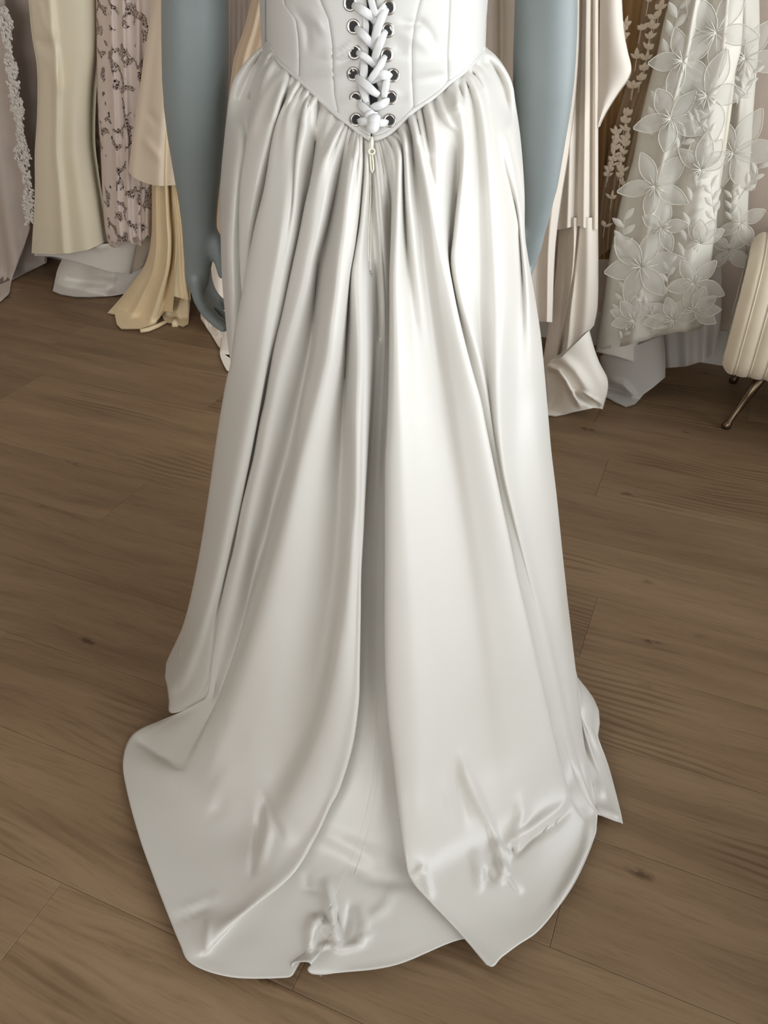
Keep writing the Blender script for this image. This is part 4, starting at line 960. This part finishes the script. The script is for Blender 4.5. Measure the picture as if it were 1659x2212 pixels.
# ---- 6 peach chiffon gown
g = gown_root(330, 640, 1.36, 'peach cream chiffon gown with soft flared skirt and hem spread over the floor')
drape(g, 'skirt', [(326,-20),(327,300),(328,450),(326,516),(313,569),(288,606),(262,640),(232,674)], [(420,-20),(385,300),(385,420),(393,480),(403,600),(411,650)], M['peach'], 1.40, .06,
      B=[(232,676),(248,679),(252,700),(262,710),(304,710),(335,700),(352,672),(373,674),(376,640),(411,650)], folds=[(.22, .05, .016, .2, .02), (.45, .05, .02, .1), (.62, .05, -.02, .1), (.80, .05, .022, 0, -.02), (.93, .03, -.014, .2)], wave=(2.5, .005, 0), up=UPZ, nu=110, nv=90)
drape(g, 'underskirt', [(345,640),(350,680),(357,695)], [(404,610),(409,660),(407,699)], M['peach'], 1.42, .03, B=[(357,695),(375,699),(395,705),(407,699)], nv=20, wave=(2, .006, 0))
mb = MB(); P = on_floor(np.array([303, 320, 340, 360.]), np.array([715, 712, 704, 694.]), .009); mb.tube(P, [.009, .010, .009, .007], 10, flat=.8); mb.build('hem_roll', M['peach'], g)
mb = MB(); P = on_n(np.array([378, 378.]), np.array([690, 704.]), 1.37); mb.tube(P, [.011, .012], 10); mb.build('hem_roll', M['peach'], g)

# ---- 7 gowns half hidden behind the mannequin
g = gown_root(540, 640, 1.50, 'nude satin gown between the left mannequin arm and the corset bodice')
drape(g, 'skirt', [(548,-20),(528,60),(505,130),(490,250),(470,420),(455,560),(450,600)], [(690,-20),(690,300),(690,640)], M['nude'], 1.40, .06, folds=[(.12, .03, .012), (.2, .02, -.014), (.6, .1, .02)], up=UPZ, B=[(450,600),(490,640),(690,660)])
g = gown_root(500, 300, 1.58, 'dusky blush gathered tulle gown directly beside the left mannequin arm')
drape(g, 'skirt', [(400,-20),(400,300),(410,620)], [(600,-20),(600,300),(600,640)], M['tulle2'], 1.56, .05, wave=(9, .016, 0), up=UPZ)
g = gown_root(480, 700, 1.30, 'ivory gown with leaf pattern lace hem trailing below the mannequin left hand')
drape(g, 'skirt', [(436,600),(433,680),(437,692)], [(560,560),(560,780)], M['ivory_crepe'], 1.36, .04, B=[(437,692),(455,720),(470,745),(485,765),(520,790),(560,800)], T=[(436,600),(462,560),(500,540),(560,540)], nv=30, wave=(3, .01, 0), back=False)
mb = MB()
for k in range(46):
    x = random.uniform(438, 500); y = random.uniform(662, 760)
    if y > 690 + (x - 437) * 1.25: continue
    leaf_patch(mb, on_n(np.array(x), np.array(y), 1.30), TAX, ZAX, NOUT, random.uniform(.018, .03), .006, random.uniform(.6, 2.6), .002, .003)
mb.build('lace_hem', M['lace_white'], g)['kind'] = 'stuff'
drape(g, 'train', [(484,715),(477,740),(475,765),(482,785),(490,800)], [(560,700),(560,820)], M['ivory_crepe2'], 1.20, .02, nv=24, B=[(490,800),(520,812),(560,820)], back=False)

# ---- 8 cream satin gown right of the bodice
g = gown_root(1080, 500, 1.45, 'pale cream satin gown seen between the corset bodice and the right mannequin arm')
drape(g, 'skirt', [(990,-20),(985,300),(980,640)], [(1175,-20),(1180,300),(1180,640)], M['ivory_crepe'], 1.42, .05, folds=[(.36, .08, .030), (.50, .05, -.030), (.66, .07, .020)], up=UPZ)

# ---- 9 ivory crepe gown with open sleeve, right of the right arm
g = gown_root(1230, 700, 1.34, 'ivory crepe gown with pointed open sleeve, gathered cuffs and skirt puddled on the floor')
drape(g, 'sleeve', [(1180,-20),(1170,200),(1160,480)], [(1292,-20),(1292,150),(1292,300),(1292,490)], M['ivory_crepe'], 1.36, .04, B=[(1160,495),(1210,496),(1235,490),(1252,488),(1275,496),(1292,496)], folds=[(.55, .06, .014, 0, -.06), (.67, .03, -.012, 0, -.05), (.78, .06, .016, 0, -.02), (.885, .028, -.012), (.96, .05, .014)], up=UPZ, nu=110)
drape(g, 'panel', [(1110,-20),(1105,200),(1100,450),(1120,690)], [(1252,-20),(1250,100),(1242,220),(1228,330),(1212,430),(1199,540),(1193,695)], M['ivory_crepe'], 1.25, .03, B=[(1120,690),(1160,694),(1193,696)], folds=[(.85, .08, .016), (.6, .1, -.01)], up=UPZ, nu=60)
drape(g, 'open_sleeve', [(1296,-20),(1294,100),(1292,200),(1290,276)], [(1342,-20),(1347,60),(1356,110),(1364,146),(1357,170),(1338,197),(1312,238),(1292,274)], M['ivory_crepe'], 1.26, .03, B=[(1290,276),(1292,274)], T=[(1296,-20),(1342,-20)], strokes=[([(1300,60),(1300,200)], 8, -.01)], up=UPZ, nu=40, nv=60)
drape(g, 'skirt', [(1209,470),(1203,560),(1195,640),(1182,720),(1170,797)], [(1291,470),(1292,560),(1292,620),(1290,670),(1284,702)], M['ivory_crepe'], 1.375, .05, T=[(1209,470),(1291,470)], B=[(1170,798),(1200,785),(1230,755),(1262,728),(1284,702)], folds=[(.2, .06, -.014, .05, .1), (.38, .06, .016, 0, .05), (.52, .03, -.022, 0, -.25), (.75, .15, .014)], nu=90, nv=70)
drape(g, 'train', [(1176,770),(1178,830),(1183,896)], [(1272,714),(1282,750),(1295,785),(1312,818),(1312,845),(1302,880)], M['ivory_crepe2'], 1.25, .05, T=[(1176,790),(1215,770),(1272,714)], B=[(1183,896),(1200,898),(1230,892),(1255,887),(1283,881),(1302,883)],
      strokes=[([(1182,790),(1205,800),(1222,822),(1240,855),(1252,875)], 6, .03), ([(1195,800),(1200,840),(1190,880)], 12, -.03), ([(1240,845),(1265,862),(1295,880)], 6, -.03), ([(1225,840),(1258,850),(1298,872)], 5, .015), ([(1205,770),(1240,800),(1280,860)], 14, .02)], nu=80, nv=60)

# ---- 10 golden brown beaded gown
g = gown_root(1330, 600, 1.52, 'golden brown tulle gown trailed with ivory beaded leaves, between ivory crepe and organza gowns')
drape(g, 'skirt', [(1280,-20),(1276,250),(1276,560)], [(1470,-20),(1430,200),(1380,400),(1340,560)], M['gold'], 1.56, .04, wave=(5, .014, 0), up=UPZ)
drape(g, 'overlay', [(1390,-20),(1368,130),(1350,190),(1330,260),(1314,330),(1301,400),(1293,470),(1290,560)], [(1470,-20),(1440,120),(1400,260),(1370,380),(1340,520)], M['gold_over'], 1.48, .02, back=False, wave=(3, .008, 0), up=UPZ)
sprig = [[(1400,5),(1385,60),(1378,110),(1370,160),(1362,215),(1352,260),(1345,300),(1350,350),(1335,390),(1318,440),(1306,490)],
         [(1425,20),(1405,70),(1398,120),(1385,170),(1368,190)], [(1350,265),(1352,310),(1338,360),(1345,400)], [(1330,290),(1325,340),(1312,380)], [(1350,55),(1345,90)]]
for path in sprig:
    P = interp_poly(path, 9) if len(path) > 2 else lin_poly(path, 4)
    for i in range(len(P)):
        mb = MB(); c = on_n(np.array(P[i, 0]), np.array(P[i, 1]), 1.447)
        for s in (-1, 1, 0):
            leaf_patch(mb, c, TAX, ZAX, NOUT, random.uniform(.014, .026), random.uniform(.004, .007), PI / 2 + s * random.uniform(.5, 1.1) + random.uniform(-.2, .2), .002, .004)
        mb.tube([c, c - ZAX * .03], .0012, 5, up=(0, 1, 0)); mb.build('beaded_sprig', M['leaf'], g)

# ---- 11 organza gown with embroidered lilies
g = gown_root(1450, 720, 1.45, 'sheer ivory organza gown embroidered with large white lilies, beside the cream tufted seat')
drape(g, 'lining', [(1465,-20),(1425,150),(1385,300),(1345,480),(1318,620),(1300,735)], [(1600,-20),(1585,200),(1555,420),(1535,600),(1525,690)], M['organza_liner'], 1.52, .05, wave=(4, .012, 0), up=UPZ, B=[(1300,735),(1400,720),(1480,705),(1525,690)])
drape(g, 'skirt', [(1450,-20),(1430,60),(1420,110),(1396,200),(1380,270),(1365,350),(1341,430),(1315,560),(1302,657),(1287,757)], [(1608,-20),(1602,97),(1591,146),(1576,211),(1562,325),(1552,440),(1543,511),(1536,576),(1533,657),(1529,692)], M['organza'], 1.44, .07,
      B=[(1287,758),(1315,752),(1347,748),(1399,734),(1432,724),(1464,717),(1487,717),(1510,711),(1529,692)], folds=[(.35, .06, .015, 0, -.05), (.55, .05, -.018), (.8, .08, .02)], wave=(3, .008, .5), back=False, up=UPZ, nu=90)
drape(g, 'skirt_back', [(1560,-20),(1560,200),(1540,400),(1525,555)], [(1640,-20),(1641,60),(1637,130),(1629,220),(1622,330),(1616,450),(1614,552)], M['organza'], 1.62, .05, B=[(1525,560),(1540,563),(1580,563),(1600,560),(1614,553)], wave=(2, .01, 0), up=UPZ)
drape(g, 'underlayer', [(1430,560),(1432,650),(1436,795)], [(1558,560),(1559,620),(1556,700),(1546,764)], M['organza2'], 1.60, .04, B=[(1436,795),(1480,792),(1520,780),(1546,764)], wave=(3, .01, 0))
drape(g, 'lining_hem', [(1300,735),(1287,760)], [(1380,725),(1380,786)], M['liner'], 1.42, .03, B=[(1287,760),(1330,770),(1380,786)], back=False, nv=16)
drape(g, 'train', [(1296,770),(1300,810),(1309,856)], [(1432,724),(1437,770),(1437,815)], M['organza2'], 1.45, .05, T=[(1296,770),(1345,758),(1432,724)], B=[(1309,856),(1330,868),(1352,878),(1372,872),(1390,852),(1410,838),(1437,815)], strokes=[([(1318,822),(1345,830),(1370,856)], 7, .025), ([(1312,838),(1340,848),(1360,864)], 8, -.03)], nu=60, nv=40)
def flower(px, py, n, size, rot, k=6, spread=2 * PI, wid=.26, bud=False):
    c = on_n(np.array(float(px)), np.array(float(py)), n)
    pm = MB(); cm = MB()
    for i in range(k):
        a = rot + spread * (i / k if spread > 6 else (i / max(1, k - 1) - .5))
        L = size * random.uniform(.85, 1.1)
        out = leaf_patch(pm, c + NOUT * .0015 * (i % 3), TAX, ZAX, NOUT, L, L * wid * random.uniform(.85, 1.15), a, .003, .004)
        cm.tube(out, .0011, 5, up=tuple(NV), caps=False)
        dx = TAX * math.cos(a) + ZAX * math.sin(a)
        cm.tube([c + NOUT * .008, c + dx * L * .4 + NOUT * .013], [.0012, .0006], 5, up=tuple(NV))
    f = pm.build('lily_flower', M['embroid'], g)
    if not bud:
        for i in range(7):
            a = rot + i * .5; dx = TAX * math.cos(a) + ZAX * math.sin(a)
            cm.tube([c + NOUT * .008, c + dx * size * .3 + NOUT * .016], [.0011, .0015], 5, up=tuple(NV))
    cm.build('outline_cord', M['cord'], f)
def sprigs(px, py, n, size, rot, k=5):
    c = on_n(np.array(float(px)), np.array(float(py)), n); mb = MB()
    d = TAX * math.cos(rot) + ZAX * math.sin(rot)
    mb.tube([c, c + d * size * .5 + NOUT * .003, c + d * size], [.0014, .0012, .0008], 5, up=tuple(NV))
    for i in range(k):
        s = (i + .5) / k
        leaf_patch(mb, c + d * size * s, TAX, ZAX, NOUT, size * .34, size * .075, rot + (-1) ** i * random.uniform(.5, .95), .003, .004)
    mb.build('leaf_sprig', M['embroid2'], g)
for a in [(1548,70,1.37,.10,1.2,5),(1528,205,1.365,.10,2.6,5),(1515,365,1.36,.085,1.6,5,1.9),(1450,255,1.36,.09,2.2,5),(1415,400,1.36,.09,3.4,5),(1385,575,1.36,.115,.3,6),(1513,525,1.36,.065,1.5,4,1.6),
          (1500,610,1.355,.085,1.0,5),(1370,690,1.36,.07,2.3,5,2.4),(1455,690,1.36,.08,2.0,5,2.8),(1500,670,1.35,.07,.5,4,1.8),(1475,130,1.365,.085,2.0,5),(1430,490,1.36,.07,4.0,5)]:
    flower(*a[:5], k=a[5], spread=a[6] if len(a) > 6 else 2 * PI)
for a in [(1610,125,1.555,.10,2.4,5),(1585,330,1.555,.115,1.2,6),(1600,480,1.555,.07,2.2,4),(1575,540,1.555,.07,1.0,4)]:
    flower(*a[:5], k=a[5])
for a in [(1500,300,1.36,.10,1.5),(1535,310,1.36,.09,1.9),(1490,440,1.36,.11,1.4),(1545,480,1.36,.10,1.9),(1590,230,1.55,.09,1.3),(1595,430,1.55,.10,1.2),(1580,480,1.55,.09,1.8),(1345,560,1.37,.12,1.7),(1338,680,1.37,.10,1.5),(1405,720,1.36,.10,.9),(1340,735,1.37,.08,1.2),(1440,640,1.36,.10,1.7),(1410,300,1.37,.11,1.6),(1460,330,1.36,.10,1.2),(1440,130,1.37,.12,1.5),(1600,180,1.55,.08,2.0),(1475,560,1.36,.12,1.6),(1420,690,1.36,.09,2.4)]:
    sprigs(*a, k=6)

# ---- the rail that all of them hang from, above the picture
rail = MB(); zr = 1.66
rail.tube([W(-1.0, 1.5, zr), W(2.75, 1.5, zr)], .014, 12)
for t in (-.95, .9, 2.7): rail.tube([W(t, 1.5, zr), W(t, WALL_N + .002, zr)], .010, 10)
tag(rail.build('clothes_rail', M['brass']), 'brass clothes rail fixed to the beige wall above the hanging gowns', 'clothes rail')

# ================================================================== TUFTED SEAT
C0 = on_floor(np.array(1565.), np.array(925.))
t_leg, n_leg = float(C0 @ TV), float(C0 @ NV)
seat = empty('tufted_seat', W(t_leg - .30, n_leg + .05, 0))
tag(seat, 'cream channel tufted velvet seat on tapered brass legs against the beige wall', 'seat')
tl, tr_ = t_leg + .055, t_leg - .75          # left end (photo) and right end along the wall
nf, nb = n_leg - .075, n_leg + .36
zb, zt = .185, .505
# body: channels run up the front, over the rounded top and down the back; left end is rounded
NCH = 21
cw = (tl - tr_) / NCH
prof = [(nf + .055, zb), (nf + .02, zb + .012), (nf + .004, zb + .045), (nf, zb + .10), (nf + .002, zb + .17), (nf + .008, zt - .13), (nf + .025, zt - .07), (nf + .06, zt - .025), (nf + .11, zt - .005), (nf + .17, zt), (nb - .17, zt), (nb - .10, zt - .006), (nb - .04, zt - .04), (nb - .01, zt - .10), (nb, zt - .2), (nb, zb + .08), (nb - .02, zb + .01), (nb - .06, zb)]
prof = lin_poly(prof, 54)
ctr = np.array([(nf + nb) / 2, (zb + zt) / 2])
for c in range(NCH):
    a0 = tl - cw * c; vs = []; cols = 7
    for j in range(cols):
        s = j / (cols - 1); bulge = .006 * math.sin(PI * s) ** .6
        tt = a0 - cw * s
        edge = 0.0
        if c == 0: edge = .03 * (1 - s) ** 2.2
        for (pn, pz) in prof:
            d = np.array([pn, pz]) - ctr; d = d / np.linalg.norm(d)
            q = np.array([pn, pz]) + d * (bulge - edge)
            vs.append(W(tt, q[0], q[1]))
    fs = grid_faces(cols, len(prof), True)
    if c == 0: fs.append(tuple(range(len(prof))))
    if c == NCH - 1: fs.append(tuple((cols - 1) * len(prof) + k for k in range(len(prof)))[::-1])
    mesh_obj('channel', vs, fs, M['velvet'], seat)
    mb = MB()
    pts = []
    for (pn, pz) in prof[2:-2]:
        d = np.array([pn, pz]) - ctr; d = d / np.linalg.norm(d); q = np.array([pn, pz]) + d * .003
        pts.append(W(a0 - cw, q[0], q[1]))
    if c < NCH - 1:
        mb.tube(pts, .0022, 6, up=tuple(TV)); mb.build('piping', M['piping'], seat)
for (t, n, s1, s2) in ((t_leg - .045, n_leg + .03, 1, -1), (tr_ + .08, n_leg + .03, -1, -1), (t_leg - .045, nb - .06, 1, 1), (tr_ + .08, nb - .06, -1, 1)):
    mb = MB()
    foot = W(t + s1 * .045, n + s2 * .03, .0); top = W(t - s1 * .03, n - s2 * .01, zb + .02)
    f = np.array(foot); tp = np.array(top); d = tp - f
    mb.tube([f + d * .0, f + d * .03, f + d * .09, f + d * .12, f + d * .5, f + d], [.011, .014, .012, .0075, .0125, .019], 14, up=tuple(NV)); mb.build('leg', M['brass'], seat)
